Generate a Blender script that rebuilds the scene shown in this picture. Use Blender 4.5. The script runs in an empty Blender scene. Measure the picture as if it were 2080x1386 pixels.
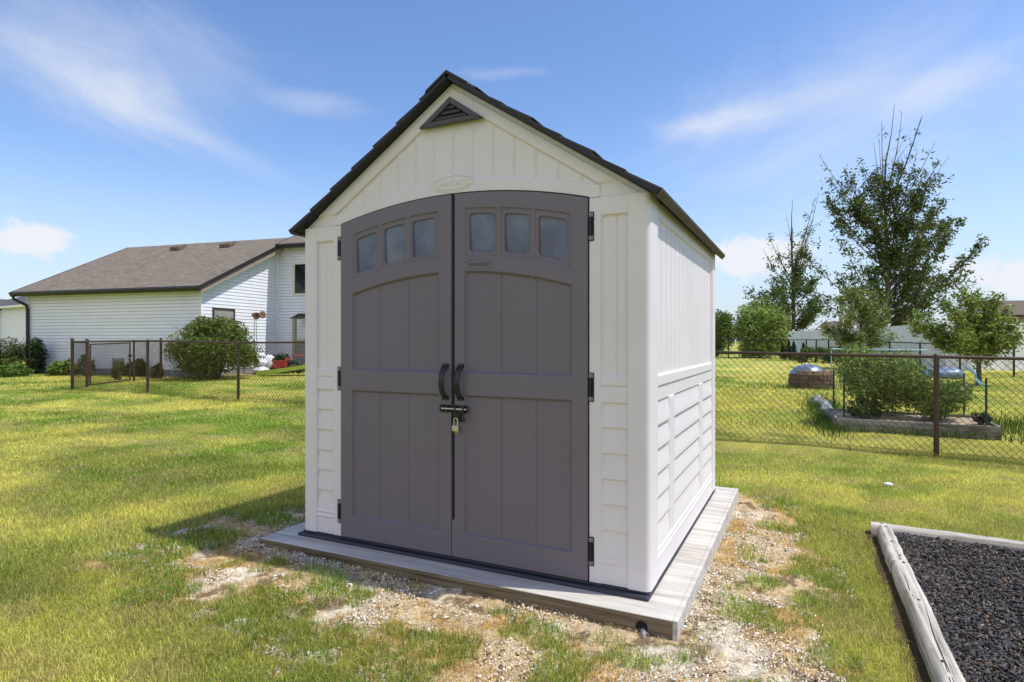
import bpy, math, random
import numpy as np
from mathutils import Vector, Matrix
random.seed(7); rng = np.random.default_rng(11)
SC = bpy.context.scene; COL = SC.collection
PI = math.pi

# ------------------------------------------------------------------ camera frame (also used to place far things)
CAM = np.array([1.6887, -2.7359, 1.1445]); YAW = -0.45389; FPX = 1222.31; HY = 693.0
FWD = np.array([math.sin(YAW), math.cos(YAW)]); RGT = np.array([math.cos(YAW), -math.sin(YAW)])
def at(u, Z):                       # ground position (x,y) seen in column u of the photo at depth Z metres
    p = CAM[:2] + FWD*Z + RGT*((u-1040)/FPX*Z); return float(p[0]), float(p[1])
def hgt(v, Z): return 1.1445 + (693.0-v)*Z/FPX

# ------------------------------------------------------------------ noise
def _h(ix, iy, seed):
    n = (ix.astype(np.int64)*374761393 + iy.astype(np.int64)*668265263 + seed*1442695041) & 0xffffffff
    n = ((n ^ (n >> 13))*1274126177) & 0xffffffff
    return ((n ^ (n >> 16)) & 0xffff)/65535.0
def vn(x, y, seed=0):
    x = np.asarray(x, float); y = np.asarray(y, float)
    ix = np.floor(x); iy = np.floor(y); fx = x-ix; fy = y-iy
    fx = fx*fx*(3-2*fx); fy = fy*fy*(3-2*fy)
    a = _h(ix, iy, seed); b = _h(ix+1, iy, seed); c = _h(ix, iy+1, seed); d = _h(ix+1, iy+1, seed)
    return (a*(1-fx)+b*fx)*(1-fy) + (c*(1-fx)+d*fx)*fy
def fbm(x, y, seed=0, oc=4):
    s = 0; a = .5; t = 0
    for o in range(oc):
        s = s + a*vn(x*2**o+17.3*o, y*2**o-9.1*o, seed+o); t += a; a *= .5
    return s/t
def ss(a, b, x):
    t = np.clip((x-a)/(b-a), 0, 1); return t*t*(3-2*t)
def mix(a, b, t): return a*(1-t)+b*t

# ------------------------------------------------------------------ terrain
CP = np.array([(0,0,-.098),(1.4,-.3,-.105),(-1.3,-.3,-.075),(-1.3,2.2,-.08),(1.4,2.3,-.14),(2.1,2,-.145),(2.1,0,-.15),(.6,-1,-.11),
 (-1,-1.5,-.11),(-4.4,0,-.10),(3.3,3.7,-.19),(2.35,3.63,-.18),(.57,6.05,-.227),(3.11,6.05,-.253),(3.94,6.05,-.274),(-3,6.05,-.16),
 (-7.1,6.05,-.09),(-8.96,6.05,-.10),(-11.9,6.05,-.06),(-14.9,6.05,-.085),(-16.4,9.35,-.05),(-15.9,10.3,-.02),(-23,9,-.02),(-14,13,.02),
 (-10,14,.05),(2.1,7.7,-.25),(4.2,8,-.25),(1.8,16.3,-.2),(6.3,18,-.24),(8.5,21.7,-.23),(.5,34,0),(-2,38,.05),(20,25,-.1),(10,30,-.1),
 (40,60,0),(-40,60,0),(-40,-20,0),(40,-20,0),(0,150,0),(3,0,-.16),(-3,-2,-.1),(-7,2,-.09)])
def gz(x, y):
    x = np.asarray(x, float); y = np.asarray(y, float); w = 0; s = 0
    for a, b, c in CP:
        k = 1/((x-a)**2+(y-b)**2+.25)**1.5; w = w+k; s = s+k*c
    return s/w
def g1(x, y): return float(gz(np.array([x]), np.array([y]))[0])

def dirt(x, y):                     # bare, patched ground round the shed, 0..1
    lx = np.where(x > 0, .53, .70); wy = np.where(y < 1, .68+.05*np.sin(x*2.3), .38)
    dx = np.maximum(np.maximum(-1.24-x, x-1.21), 0)/lx; dy = np.maximum(np.maximum(-.17-y, y-2.36), 0)/wy
    r = np.sqrt(dx*dx+dy*dy) + np.where(x < -1.24, 1.3*ss(.1, 1.0, y), 0) + np.where(x > 1.21, .25*ss(1.2, 2.6, y), 0)
    r = r - .5*ss(.2, 1.4, x)*ss(-.3, -.7, y)          # the bare strip runs on past the front corner
    return ss(1.22, .86, r + .65*(fbm(x*2.6, y*2.6, 3)-.5) + .8*(fbm(x*9, y*9, 5, 3)-.5))
def tuft(x, y): return ss(.515, .56, fbm(x*4.6, y*4.6, 21, 4))*ss(.02, .25, np.maximum(np.maximum(-1.24-x, x-1.21), np.maximum(-.17-y, y-2.36)))
def goldz(x, y): return ss(.485, .55, fbm(x*3.1+5, y*3.1, 33, 4))
def mulz(x, y): return ss(.50, .58, fbm(x*5.0, y*5.0+3, 41, 4))
def lawn_col(x, y):                 # albedo of the grass, patchy green to straw
    a = fbm(x*.55+3, y*.55, 51, 4); b = fbm(x*1.7, y*1.7, 57, 4); c = fbm(x*.13+1, y*.13, 63, 2)
    dry = np.clip(ss(.34, .62, a*.55+b*.45) + .3*(c-.5) + .35*ss(2.4, 3.2, y)*(x > -.5), 0, 1)
    gr = ss(.48, .68, fbm(x*.9-7, y*.9, 71, 3))
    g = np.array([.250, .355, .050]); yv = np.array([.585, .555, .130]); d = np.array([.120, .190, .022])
    col = g[None]*(1-dry[:, None]) + yv[None]*dry[:, None]
    m5 = fbm(x*4.5+2, y*4.5, 161, 3); m9 = fbm(x*12, y*12+4, 171, 3); col = col*(.70+.62*m5+.42*m9)[:, None]; col = mix(col, np.array([.66, .56, .22]), (.6*ss(.52, .72, fbm(x*3.2+8, y*3.2, 181, 4)))[:, None])
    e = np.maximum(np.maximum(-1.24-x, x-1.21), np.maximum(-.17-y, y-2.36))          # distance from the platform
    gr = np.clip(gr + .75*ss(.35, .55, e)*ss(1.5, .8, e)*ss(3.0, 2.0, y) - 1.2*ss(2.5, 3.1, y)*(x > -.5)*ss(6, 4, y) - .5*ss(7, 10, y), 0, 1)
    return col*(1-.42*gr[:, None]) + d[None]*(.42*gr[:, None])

# ------------------------------------------------------------------ object helpers
def tag(o, label=None, cat=None, group=None, kind=None):
    if label: o['label'] = label
    if cat: o['category'] = cat
    if group: o['group'] = group
    if kind: o['kind'] = kind
    return o
def link(o, parent=None):
    COL.objects.link(o)
    if parent is not None:
        o.parent = parent
        if parent.parent is None: o.matrix_parent_inverse = parent.matrix_basis.inverted()
    return o
def thing(name, loc, label, cat, group=None, rz=0):
    o = bpy.data.objects.new(name, None); o.location = loc; o.rotation_euler = (0, 0, rz); o.empty_display_size = .1
    COL.objects.link(o); return tag(o, label, cat, group)
def fast(name, V, F4=None, F3=None, col=None, mat=None, parent=None, smooth=False):
    V = np.asarray(V, np.float32).reshape(-1, 3)
    me = bpy.data.meshes.new(name); me.vertices.add(len(V)); me.vertices.foreach_set('co', V.ravel())
    idx = []; st = []; o = 0
    for F, k in ((F4, 4), (F3, 3)):
        if F is not None and len(F):
            F = np.asarray(F, np.int32).reshape(-1, k); idx.append(F.ravel()); st.append(o+np.arange(len(F), dtype=np.int32)*k); o += F.size
    idx = np.concatenate(idx); st = np.concatenate(st)
    me.loops.add(len(idx)); me.loops.foreach_set('vertex_index', idx)
    me.polygons.add(len(st)); me.polygons.foreach_set('loop_start', st)
    if smooth: me.polygons.foreach_set('use_smooth', np.ones(len(st), bool))
    me.update(calc_edges=True)
    if col is not None:
        a = me.attributes.new('Col', 'FLOAT_COLOR', 'POINT')
        c = np.ones((len(V), 4), np.float32); c[:, :3] = col; a.data.foreach_set('color', c.ravel())
    if mat: me.materials.append(mat)
    o = bpy.data.objects.new(name, me); return link(o, parent)

class MB:
    def __init__(s): s.V = []; s.F = []; s.sm = []
    def add(s, vs, fs, sm=False):
        n = len(s.V); s.V += [tuple(map(float, v)) for v in vs]; s.F += [tuple(i+n for i in f) for f in fs]; s.sm += [sm]*len(fs); return s
    def box(s, x0, x1, y0, y1, z0, z1, M=None):
        vs = [(x0,y0,z0),(x1,y0,z0),(x1,y1,z0),(x0,y1,z0),(x0,y0,z1),(x1,y0,z1),(x1,y1,z1),(x0,y1,z1)]
        if M is not None: vs = [M @ Vector(v) for v in vs]
        return s.add(vs, [(3,2,1,0),(4,5,6,7),(0,1,5,4),(1,2,6,5),(2,3,7,6),(3,0,4,7)])
    def prism(s, poly, f0, f1):     # poly: 2D points, f0/f1 map (a,b)->xyz for both ends
        n = len(poly); vs = [f0(*p) for p in poly]+[f1(*p) for p in poly]
        return s.add(vs, [tuple(range(n))[::-1], tuple(range(n, 2*n))]+[(i, (i+1) % n, n+(i+1) % n, n+i) for i in range(n)])
    def tube(s, pts, r, n=8, cap=True, sm=True):
        pts = [Vector(p) for p in pts]; rs = r if isinstance(r, (list, tuple)) else [r]*len(pts); vs = []
        up = Vector((0.31, .57, .76)); prev = None
        for i, p in enumerate(pts):
            t = (pts[min(i+1, len(pts)-1)]-pts[max(i-1, 0)]).normalized()
            if prev is None: a = t.cross(up if abs(t.dot(up)) < .95 else Vector((1, 0, 0))).normalized()
            else: a = (prev - t*prev.dot(t)).normalized()
            prev = a; b = t.cross(a)
            vs += [p + (a*math.cos(2*PI*k/n)+b*math.sin(2*PI*k/n))*rs[i] for k in range(n)]
        m = len(pts); fs = [(i*n+k, i*n+(k+1) % n, (i+1)*n+(k+1) % n, (i+1)*n+k) for i in range(m-1) for k in range(n)]
        s.add(vs, fs, sm)
        if cap:
            s.add(vs[:n], [tuple(range(n))[::-1]]); s.add(vs[-n:], [tuple(range(n))])
        return s
    def lathe(s, prof, c, n=16, M=None, sm=True):   # prof [(r,z)]
        vs = []
        for r, z in prof:
            for k in range(n):
                v = Vector((r*math.cos(2*PI*k/n), r*math.sin(2*PI*k/n), z))
                if M is not None: v = M @ v
                vs.append((v[0]+c[0], v[1]+c[1], v[2]+c[2]))
        fs = [(i*n+k, i*n+(k+1) % n, (i+1)*n+(k+1) % n, (i+1)*n+k) for i in range(len(prof)-1) for k in range(n)]
        return s.add(vs, fs, sm)
    def ball(s, c, rx, ry, rz, n=10, m=6):
        pr = [(math.sin(PI*i/m), -math.cos(PI*i/m)) for i in range(m+1)]
        return s.lathe([(max(r, 1e-3), z) for r, z in pr], c, n, Matrix.Diagonal((rx, ry, rz)))
    def build(s, name, mat, parent=None, bevel=0, seg=2):
        me = bpy.data.meshes.new(name); me.from_pydata(s.V, [], s.F)
        me.polygons.foreach_set('use_smooth', s.sm)
        if mat: me.materials.append(mat)
        me.update(); o = bpy.data.objects.new(name, me); link(o, parent)
        if bevel:
            b = o.modifiers.new('bevel', 'BEVEL'); b.width = bevel; b.segments = seg; b.limit_method = 'ANGLE'; b.angle_limit = math.radians(40)
            b.harden_normals = False
        return o

# ------------------------------------------------------------------ materials
def newmat(name):
    m = bpy.data.materials.new(name); m.use_nodes = True; nt = m.node_tree
    return m, nt, nt.nodes['Principled BSDF'], nt.nodes['Material Output']
def nd(nt, t, **k):
    n = nt.nodes.new(t)
    for a, b in k.items():
        if a.startswith('i_'): n.inputs[a[2:].replace('_', ' ')].default_value = b
        else: setattr(n, a, b)
    return n
def ramp(nt, fac, stops):
    r = nt.nodes.new('ShaderNodeValToRGB'); nt.links.new(fac, r.inputs[0]); e = r.color_ramp.elements
    while len(e) < len(stops): e.new(.5)
    for el, (p, c) in zip(e, stops): el.position = p; el.color = (*c, 1) if len(c) == 3 else c
    return r.outputs[0]
def coords(nt, scale=(1, 1, 1), kind='Object'):
    tc = nd(nt, 'ShaderNodeTexCoord'); mp = nd(nt, 'ShaderNodeMapping'); mp.inputs['Scale'].default_value = scale
    nt.links.new(tc.outputs[kind], mp.inputs[0]); return mp.outputs[0]
def noise(nt, vec, scale, detail=4, rough=.55, dist=0):
    n = nd(nt, 'ShaderNodeTexNoise'); n.inputs['Scale'].default_value = scale; n.inputs['Detail'].default_value = detail
    n.inputs['Roughness'].default_value = rough; n.inputs['Distortion'].default_value = dist
    nt.links.new(vec, n.inputs['Vector']); return n.outputs['Fac']
def bump(nt, h, strength, dist, bs):
    b = nd(nt, 'ShaderNodeBump'); b.inputs['Strength'].default_value = strength; b.inputs['Distance'].default_value = dist
    nt.links.new(h, b.inputs['Height']); nt.links.new(b.outputs[0], bs.inputs['Normal'])
def M_plain(name, c, rough=.5, var=.12, scale=6, metal=0, bs_=.15, bd=.002, sc=(1, 1, 1), bscale=None, spec=.5):
    m, nt, bs, out = newmat(name); v = coords(nt, sc); f = noise(nt, v, scale)
    lo = tuple(x*(1-var) for x in c); hi = tuple(min(1, x*(1+var)) for x in c)
    nt.links.new(ramp(nt, f, [(.3, lo), (.7, hi)]), bs.inputs['Base Color'])
    bs.inputs['Roughness'].default_value = rough; bs.inputs['Metallic'].default_value = metal; bs.inputs['Specular IOR Level'].default_value = spec
    if bs_: bump(nt, noise(nt, v, bscale or scale*6), bs_, bd, bs)
    return m
def M_plastic(name, c, rough=.5):   # blow-moulded plastic with a fine embossed wood grain
    m, nt, bs, out = newmat(name); v = coords(nt)
    f = noise(nt, v, 1.3, 5); lo = tuple(x*.95 for x in c); hi = tuple(min(1, x*1.04) for x in c)
    nt.links.new(ramp(nt, f, [(.3, lo), (.7, hi)]), bs.inputs['Base Color']); bs.inputs['Roughness'].default_value = rough
    bs.inputs['Specular IOR Level'].default_value = .35
    g = noise(nt, coords(nt, (140, 140, 9)), 1.0, 3, .6); g2 = noise(nt, v, 420, 2)
    a = nd(nt, 'ShaderNodeMath', operation='ADD'); nt.links.new(g, a.inputs[0]); nt.links.new(g2, a.inputs[1])
    bump(nt, a.outputs[0], .32, .0013, bs); return m
def M_attr(name, rough=.6, transl=.3, spec=.3, gain=1.0, nz=0):
    m, nt, bs, out = newmat(name); at_ = nd(nt, 'ShaderNodeAttribute', attribute_name='Col')
    c = at_.outputs['Color']
    if nz:
        f = ramp(nt, noise(nt, coords(nt), nz, 5, .65), [(.25, (.55, .55, .55)), (.75, (1.35, 1.35, 1.35))])
        mx = nd(nt, 'ShaderNodeMix', data_type='RGBA', blend_type='MULTIPLY'); mx.inputs[0].default_value = 1
        nt.links.new(c, mx.inputs[6]); nt.links.new(f, mx.inputs[7]); c = mx.outputs[2]
    nt.links.new(c, bs.inputs['Base Color']); bs.inputs['Roughness'].default_value = rough; bs.inputs['Specular IOR Level'].default_value = spec
    if transl:
        t = nd(nt, 'ShaderNodeBsdfTranslucent'); nt.links.new(c, t.inputs[0]); mxs = nd(nt, 'ShaderNodeMixShader'); mxs.inputs[0].default_value = transl
        nt.links.new(bs.outputs[0], mxs.inputs[1]); nt.links.new(t.outputs[0], mxs.inputs[2]); nt.links.new(mxs.outputs[0], out.inputs[0])
    return m, nt, bs
def M_wood(name, lo, hi, dark, grain=(1.2, 26, 26), rough=.8, crack=.0):
    m, nt, bs, out = newmat(name); v = coords(nt, grain)
    f = noise(nt, v, 1.0, 6, .62, .4); big = noise(nt, coords(nt, (2.2, 5, 5)), 1.0, 4, .6)
    a = nd(nt, 'ShaderNodeMath', operation='MULTIPLY_ADD'); nt.links.new(big, a.inputs[0]); a.inputs[1].default_value = .55
    s = nd(nt, 'ShaderNodeMath', operation='MULTIPLY'); nt.links.new(f, s.inputs[0]); s.inputs[1].default_value = 1.0
    nt.links.new(s.outputs[0], a.inputs[2])
    nt.links.new(ramp(nt, a.outputs[0], [(.60, dark), (.73, lo), (.90, hi)]), bs.inputs['Base Color'])
    bs.inputs['Roughness'].default_value = rough; bs.inputs['Specular IOR Level'].default_value = .2
    bump(nt, f, .55, .004, bs); return m

WHITE = M_plastic('off_white_plastic', (.74, .695, .685)); GREY = M_plastic('taupe_plastic', (.172, .149, .170), .48)
DKGREY = M_plastic('dark_taupe_plastic', (.085, .076, .084), .5)
NAVY = M_plain('dark_floor_plastic', (.022, .024, .036), .5, .2, 5)
ROOFM = M_plain('dark_brown_roof_plastic', (.013, .011, .0105), .55, .25, 5, bs_=.3, bscale=160)
EAVEM = M_plain('olive_brown_trim', (.060, .052, .040), .5, .25, 7, bs_=.2, bscale=120)
BLACK = M_plain('black_plastic', (.012, .012, .014), .35, .2, 8)
RECBLK = M_plain('recess_black', (.004, .004, .004), .8, .2, 8)  # plain black for recesses, holes and cracks; also paints the door gap dark
HGREY = M_plain('grey_hinge_plastic', (.20, .19, .20), .45, .1, 20)
STEEL = M_plain('brushed_steel', (.62, .60, .55), .3, .15, 30, metal=1)
BRASS = M_plain('brass', (.55, .40, .14), .35, .15, 30, metal=1)
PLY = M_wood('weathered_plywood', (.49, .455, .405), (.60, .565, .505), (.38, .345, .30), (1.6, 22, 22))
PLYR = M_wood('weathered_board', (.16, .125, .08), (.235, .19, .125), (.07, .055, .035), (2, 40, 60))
TIMB = M_wood('silvered_timber', (.43, .39, .33), (.58, .54, .47), (.19, .16, .13), (1.2, 44, 44))
BEDW = M_wood('grey_bed_board', (.21, .195, .17), (.33, .31, .27), (.10, .09, .08), (1.5, 30, 30))
FENCE = M_plain('brown_fence_coating', (.062, .030, .021), .45, .3, 14, bs_=.25)
BLKF = M_plain('black_fence_coating', (.016, .015, .015), .5, .2, 9)
VINYL = M_plain('white_vinyl', (.80, .81, .85), .45, .03, 2, bs_=0)
SIDING = M_plain('white_siding', (.74, .75, .81), .5, .04, 3, bs_=.1)
SIDW = M_plain('white_siding_far', (.77, .79, .85), .5, .03, 2, bs_=0)
CREAM = M_plain('cream_trim', (.62, .60, .48), .5, .05, 4, bs_=0)
TRIMW = M_plain('white_trim', (.78, .78, .76), .5, .05, 4, bs_=0)
GUT = M_plain('dark_bronze_gutter', (.022, .018, .016), .4, .2, 4, bs_=0)
CONC = M_plain('foundation_concrete', (.24, .24, .25), .85, .15, 3, bs_=.3)
DGLASS = M_plain('dark_window_glass', (.012, .013, .015), .12, .3, 4, bs_=0)
CURT = M_plain('window_blind', (.27, .26, .24), .6, .25, 5, bs_=0)
SOIL = M_plain('dark_mulch_soil', (.016, .014, .013), .9, .4, 60, bs_=.8, bd=.01)
BARK = M_plain('bark', (.10, .078, .06), .85, .35, 9, bs_=.6, bd=.01, sc=(3, 3, 1))
STONE = M_plain('grey_stone', (.26, .26, .27), .8, .3, 7, bs_=.5, bd=.01)
GRNST = M_plain('green_stake_metal', (.012, .10, .075), .45, .2, 10)
BLUEP = M_plain('light_blue_ribbon', (.30, .62, .85), .5, .15, 8)
TEAL = M_plain('pale_teal_metal', (.36, .55, .55), .4, .15, 6)
TARP = M_plain('grey_blue_cover', (.16, .22, .31), .4, .25, 3)
RED = M_plain('red_plastic', (.42, .05, .045), .4, .15, 5)
WBAG = M_plain('white_plastic_bag', (.72, .72, .73), .45, .08, 6, bs_=.4, bd=.02, bscale=14)
LIME = M_plain('lime_plastic', (.36, .48, .07), .4, .1, 5)
DGRN = M_plain('green_plastic', (.012, .16, .05), .4, .15, 5)
TEALD = M_plain('dark_teal_plastic', (.015, .07, .085), .4, .15, 5)
SAND = M_plain('pale_gravel', (.46, .36, .25), .9, .25, 40, bs_=.6, bd=.01)
TANP = M_plain('tan_panel', (.30, .25, .19), .6, .1, 5, bs_=0)
LAMPB = M_plain('brown_lamp_metal', (.17, .10, .06), .45, .2, 10)
WCHIP = M_plain('bleached_wood_chips', (.42, .33, .22), .85, .5, 50, bs_=.8, bd=.01)
BRICKP = None

def M_pane():
    m, nt, bs, out = newmat('frosted_window_pane'); v = coords(nt)
    f = noise(nt, v, 6, 4, .5, .2); nt.links.new(ramp(nt, f, [(.32, (.070, .085, .130)), (.68, (.160, .182, .245))]), bs.inputs['Base Color'])
    bs.inputs['Roughness'].default_value = .16; bump(nt, noise(nt, v, 90, 3), .25, .003, bs); return m
PANE = M_pane()
def M_shingle(name, a, b, c, ax=(1, 1, 1)):
    m, nt, bs, out = newmat(name); v = coords(nt, (1, 1, 1), 'Object')
    br = nd(nt, 'ShaderNodeTexBrick'); br.inputs['Scale'].default_value = 1; br.inputs['Brick Width'].default_value = .33; br.inputs['Row Height'].default_value = .14
    br.inputs['Mortar Size'].default_value = .010; br.inputs['Color1'].default_value = (*a, 1); br.inputs['Color2'].default_value = (*b, 1); br.inputs['Mortar'].default_value = (*[x*.6 for x in a], 1)
    br.inputs['Bias'].default_value = 0
    nt.links.new(v, br.inputs['Vector']); f = noise(nt, coords(nt, (2.2, 5, 5)), 1.5, 4, .7)
    mx = nd(nt, 'ShaderNodeMix', data_type='RGBA'); nt.links.new(ramp(nt, f, [(.42, (0, 0, 0)), (.62, (1, 1, 1))]), mx.inputs[0])
    nt.links.new(br.outputs['Color'], mx.inputs[6]); mx.inputs[7].default_value = (*c, 1)
    nt.links.new(mx.outputs[2], bs.inputs['Base Color']); bs.inputs['Roughness'].default_value = .9; bs.inputs['Specular IOR Level'].default_value = .15
    bump(nt, br.outputs['Fac'], .5, -.02, bs); return m
SHING = M_shingle('brown_shingles', (.165, .132, .098), (.250, .205, .156), (.205, .178, .146))
SHINGD = M_shingle('grey_shingles', (.085, .085, .095), (.11, .11, .12), (.10, .10, .105))
SHINGB = M_shingle('tan_shingles', (.15, .115, .085), (.19, .15, .11), (.16, .13, .10))
LEAF, _, _ = M_attr('leaves', .5, .35, .35)
BLADE, _, _ = M_attr('grass_blades', .65, .42, .12)
FLAKE, _, _ = M_attr('dry_flakes', .85, 0, .1)
CHIPM, _, _ = M_attr('rubber_chips', .75, 0, .2)
GRD, gnt, gbs = M_attr('ground', .95, 0, .05, nz=55)
bump(gnt, noise(gnt, coords(gnt), 70, 5, .7), .9, .02, gbs)

# ------------------------------------------------------------------ ground sheet
def axis_pts(fine0, fine1, st, mid0, mid1, ms, far):
    a = list(np.arange(fine0, fine1+1e-6, st)); b = list(np.arange(fine1+ms, mid1, ms)); c = list(np.arange(fine0-ms, mid0, -ms))
    f = []; x = b[-1]
    while x < far: x += max(1.5, (x)*.35); f.append(x)
    g = []; x = c[-1]
    while x > -far: x -= max(1.5, abs(x)*.35); g.append(x)
    return np.array(sorted(set(np.round(a+b+c+f+g, 4))))
gx = axis_pts(-2.3, 2.3, .0145, -26, 14, .3, 900); gy = axis_pts(-1.3, 2.9, .0145, -4, 40, .3, 900)
GX, GY = np.meshgrid(gx, gy); X = GX.ravel(); Y = GY.ravel()
D = dirt(X, Y); Z = gz(X, Y)
Z = Z + D*(.030*(fbm(X*5, Y*5, 81, 4)-.5)+.020*(fbm(X*14, Y*14, 82, 2)-.5)+.030*(np.abs(fbm(X*26, Y*26, 83, 2)-.5))) + D*.002 + .05*(fbm(X*.5, Y*.5, 85, 2)-.5)*ss(2, 5, np.hypot(X, Y))
def bed_mask(x, y): return ((x > 2.2) & (y < 1.9))
Z = np.where(bed_mask(X, Y), Z-.0, Z)
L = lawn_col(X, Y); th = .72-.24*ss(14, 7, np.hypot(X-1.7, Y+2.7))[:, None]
soil = np.array([.20, .135, .075]); tan = np.array([.68, .51, .30]); pale = np.array([.86, .76, .60]); gold = np.array([.64, .41, .11])
n1 = ss(.42, .58, fbm(X*6, Y*6, 91, 4))[:, None]; n2 = ss(.50, .60, fbm(X*13, Y*13, 95, 3))[:, None]
dc = mix(tan, pale, n1); dc = mix(dc, soil, .92*n2*(1-.6*n1)); dc = mix(dc, gold, .5*goldz(X, Y)[:, None])
gc = mix(L*th, dc, D[:, None]); gc = mix(gc, np.array([.10, .075, .04]), (ss(2.02, 2.05, X)*ss(2.2, 2.1, X)*ss(2.0, 1.95, Y))[:, None])  # bare strip beside the left timber darkened in colour to paint its shadow
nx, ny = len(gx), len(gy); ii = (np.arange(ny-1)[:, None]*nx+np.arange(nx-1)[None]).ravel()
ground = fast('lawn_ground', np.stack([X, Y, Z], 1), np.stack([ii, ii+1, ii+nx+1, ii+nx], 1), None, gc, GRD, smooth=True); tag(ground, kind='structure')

# ------------------------------------------------------------------ grass
def in_view(x, y, m=1.12):
    d0 = x-CAM[0]; d1 = y-CAM[1]; zz = d0*FWD[0]+d1*FWD[1]; xx = d0*RGT[0]+d1*RGT[1]
    u = 1040+FPX*xx/np.maximum(zz, .1)
    behind = (u > 700) & (u < 1330) & (zz > 5.0)
    return (zz > 1.4) & (np.abs(xx) < .851*zz*m+.15) & ~behind, zz
def scatter(z0, z1, dens):
    n = int(dens*.98*(z1*z1-z0*z0)); zz = np.sqrt(rng.random(n)*(z1*z1-z0*z0)+z0*z0); xx = (rng.random(n)*2-1)*(.851*zz*1.12+.15)
    p = CAM[:2][None]+zz[:, None]*FWD[None]+xx[:, None]*RGT[None]; ok, _ = in_view(p[:, 0], p[:, 1]); return p[ok, 0], p[ok, 1], zz[ok]
def solid(x, y):                    # where things stand and no grass grows
    s = (x > -1.235) & (x < 1.205) & (y > -.165) & (y < 2.355)
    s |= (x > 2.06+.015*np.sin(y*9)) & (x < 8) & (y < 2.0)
    s |= (x > 2.02) & (x < 4.12) & (y > 7.8) & (y < 9.3)
    return s
def blades(x, y, h, w, lean, col, zoff=0):
    n = len(x); z = gz(x, y)+zoff; a = rng.random(n)*2*PI; b = rng.random(n)*2*PI
    s = np.stack([np.cos(a), np.sin(a), np.zeros(n)], 1)*(w/2)[:, None]; l = np.stack([np.cos(b), np.sin(b)], 1)*(lean*h)[:, None]
    p0 = np.stack([x, y, z-.006], 1); pm = p0.copy(); pm[:, :2] += l*.35; pm[:, 2] += h*.6*np.sqrt(np.maximum(1-(lean*.35)**2, .2))
    pt = p0.copy(); pt[:, :2] += l; pt[:, 2] += h*np.sqrt(np.maximum(1-lean**2, .06))
    V = np.stack([p0-s, p0+s, pm-s*.8, pm+s*.8, pt], 1).reshape(-1, 3); k = np.arange(n)*5
    return V, np.stack([k, k+1, k+3, k+2], 1), np.stack([k+2, k+3, k+4], 1), np.repeat(col, 5, 0)
def join(parts):
    V = []; A = []; B = []; Cc = []; o = 0
    for v, a, b, c in parts: V.append(v); A.append(a+o); B.append(b+o); Cc.append(c); o += len(v)
    return np.concatenate(V), np.concatenate(A), np.concatenate(B), np.concatenate(Cc)
parts = []
for z0, z1, dens, wd, hh in ((1.4, 3.4, 21000, .0024, .036), (3.4, 5.5, 11000, .0034, .037), (5.5, 9, 4400, .0055, .039), (9, 15, 1500, .010, .042), (15, 24, 460, .019, .045)):
    x, y, zz = scatter(z0, z1, dens); d = dirt(x, y); tf = tuft(x, y); r = rng.random(len(x))
    keep = ~solid(x, y) & (r < np.maximum(1-d*1.02, .9*tf*(d > .1))); x, y, d, tf = x[keep], y[keep], d[keep], tf[keep]; n = len(x)
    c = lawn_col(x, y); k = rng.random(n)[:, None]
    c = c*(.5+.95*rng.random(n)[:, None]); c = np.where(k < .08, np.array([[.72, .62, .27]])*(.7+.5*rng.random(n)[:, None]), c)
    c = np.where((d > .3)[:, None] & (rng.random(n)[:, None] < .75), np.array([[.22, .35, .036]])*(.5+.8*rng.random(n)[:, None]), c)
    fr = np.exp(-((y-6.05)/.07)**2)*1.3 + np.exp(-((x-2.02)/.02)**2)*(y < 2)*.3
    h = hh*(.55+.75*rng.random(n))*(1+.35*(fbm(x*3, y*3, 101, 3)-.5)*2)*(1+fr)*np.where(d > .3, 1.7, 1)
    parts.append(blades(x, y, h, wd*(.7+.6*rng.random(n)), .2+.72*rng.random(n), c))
V, A, B, Cc = join(parts)
grass = fast('grass', V, A, B, Cc, BLADE); tag(grass, 'short patchy green and straw coloured lawn grass', 'grass', kind='stuff')

# dead grass, straw and pale flakes on the bare ground
parts = []
x, y, zz = scatter(1.5, 7.5, 10000); d = dirt(x, y); g = goldz(x, y)*(1-.7*mulz(x, y)); r = rng.random(len(x))
keep = ~solid(x, y) & (d > .25) & (r < .03+.9*g); x, y = x[keep], y[keep]; n = len(x)
c = np.where((rng.random(n) < .6)[:, None], np.array([[.66, .42, .10]]), np.array([[.66, .52, .26]]))*(.65+.6*rng.random(n)[:, None])
parts.append(blades(x, y, .018+.024*rng.random(n), .0026+.0012*rng.random(n), .45+.5*rng.random(n), c, .004))
x, y, zz = scatter(1.5, 7.5, 2600); d = dirt(x, y); r = rng.random(len(x)); keep = ~solid(x, y) & (d > .1) & (r < .6); x, y = x[keep], y[keep]; n = len(x)
c = mix(np.array([[.62, .47, .26]]), np.array([[.76, .68, .54]]), rng.random(n)[:, None])*(.55+.6*rng.random(n)[:, None])
parts.append(blades(x, y, .02+.028*rng.random(n), .0026+.0016*rng.random(n), .96+.035*rng.random(n), c, .006))
V, A, B, Cc = join(parts)
straw = fast('dead_grass', V, A, B, Cc, BLADE); tag(straw, 'golden dead grass and straw on the bare soil round the shed', 'dead grass', kind='stuff')
x, y, zz = scatter(1.5, 8, 17000); d = dirt(x, y); m_ = np.maximum(mulz(x, y), ss(.16, .05, -.17-y)*(x < .9)*(y < -.17)*.8); keep = ~solid(x, y) & (d > .35) & (rng.random(len(x)) < (.04+.9*m_)*(1-.85*tuft(x, y))); x, y = x[keep], y[keep]; n = len(x)
sz = .0026+.0066*rng.random(n)**2.5; z = gz(x, y)+.004+.022*rng.random(n)*mulz(x, y)
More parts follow.
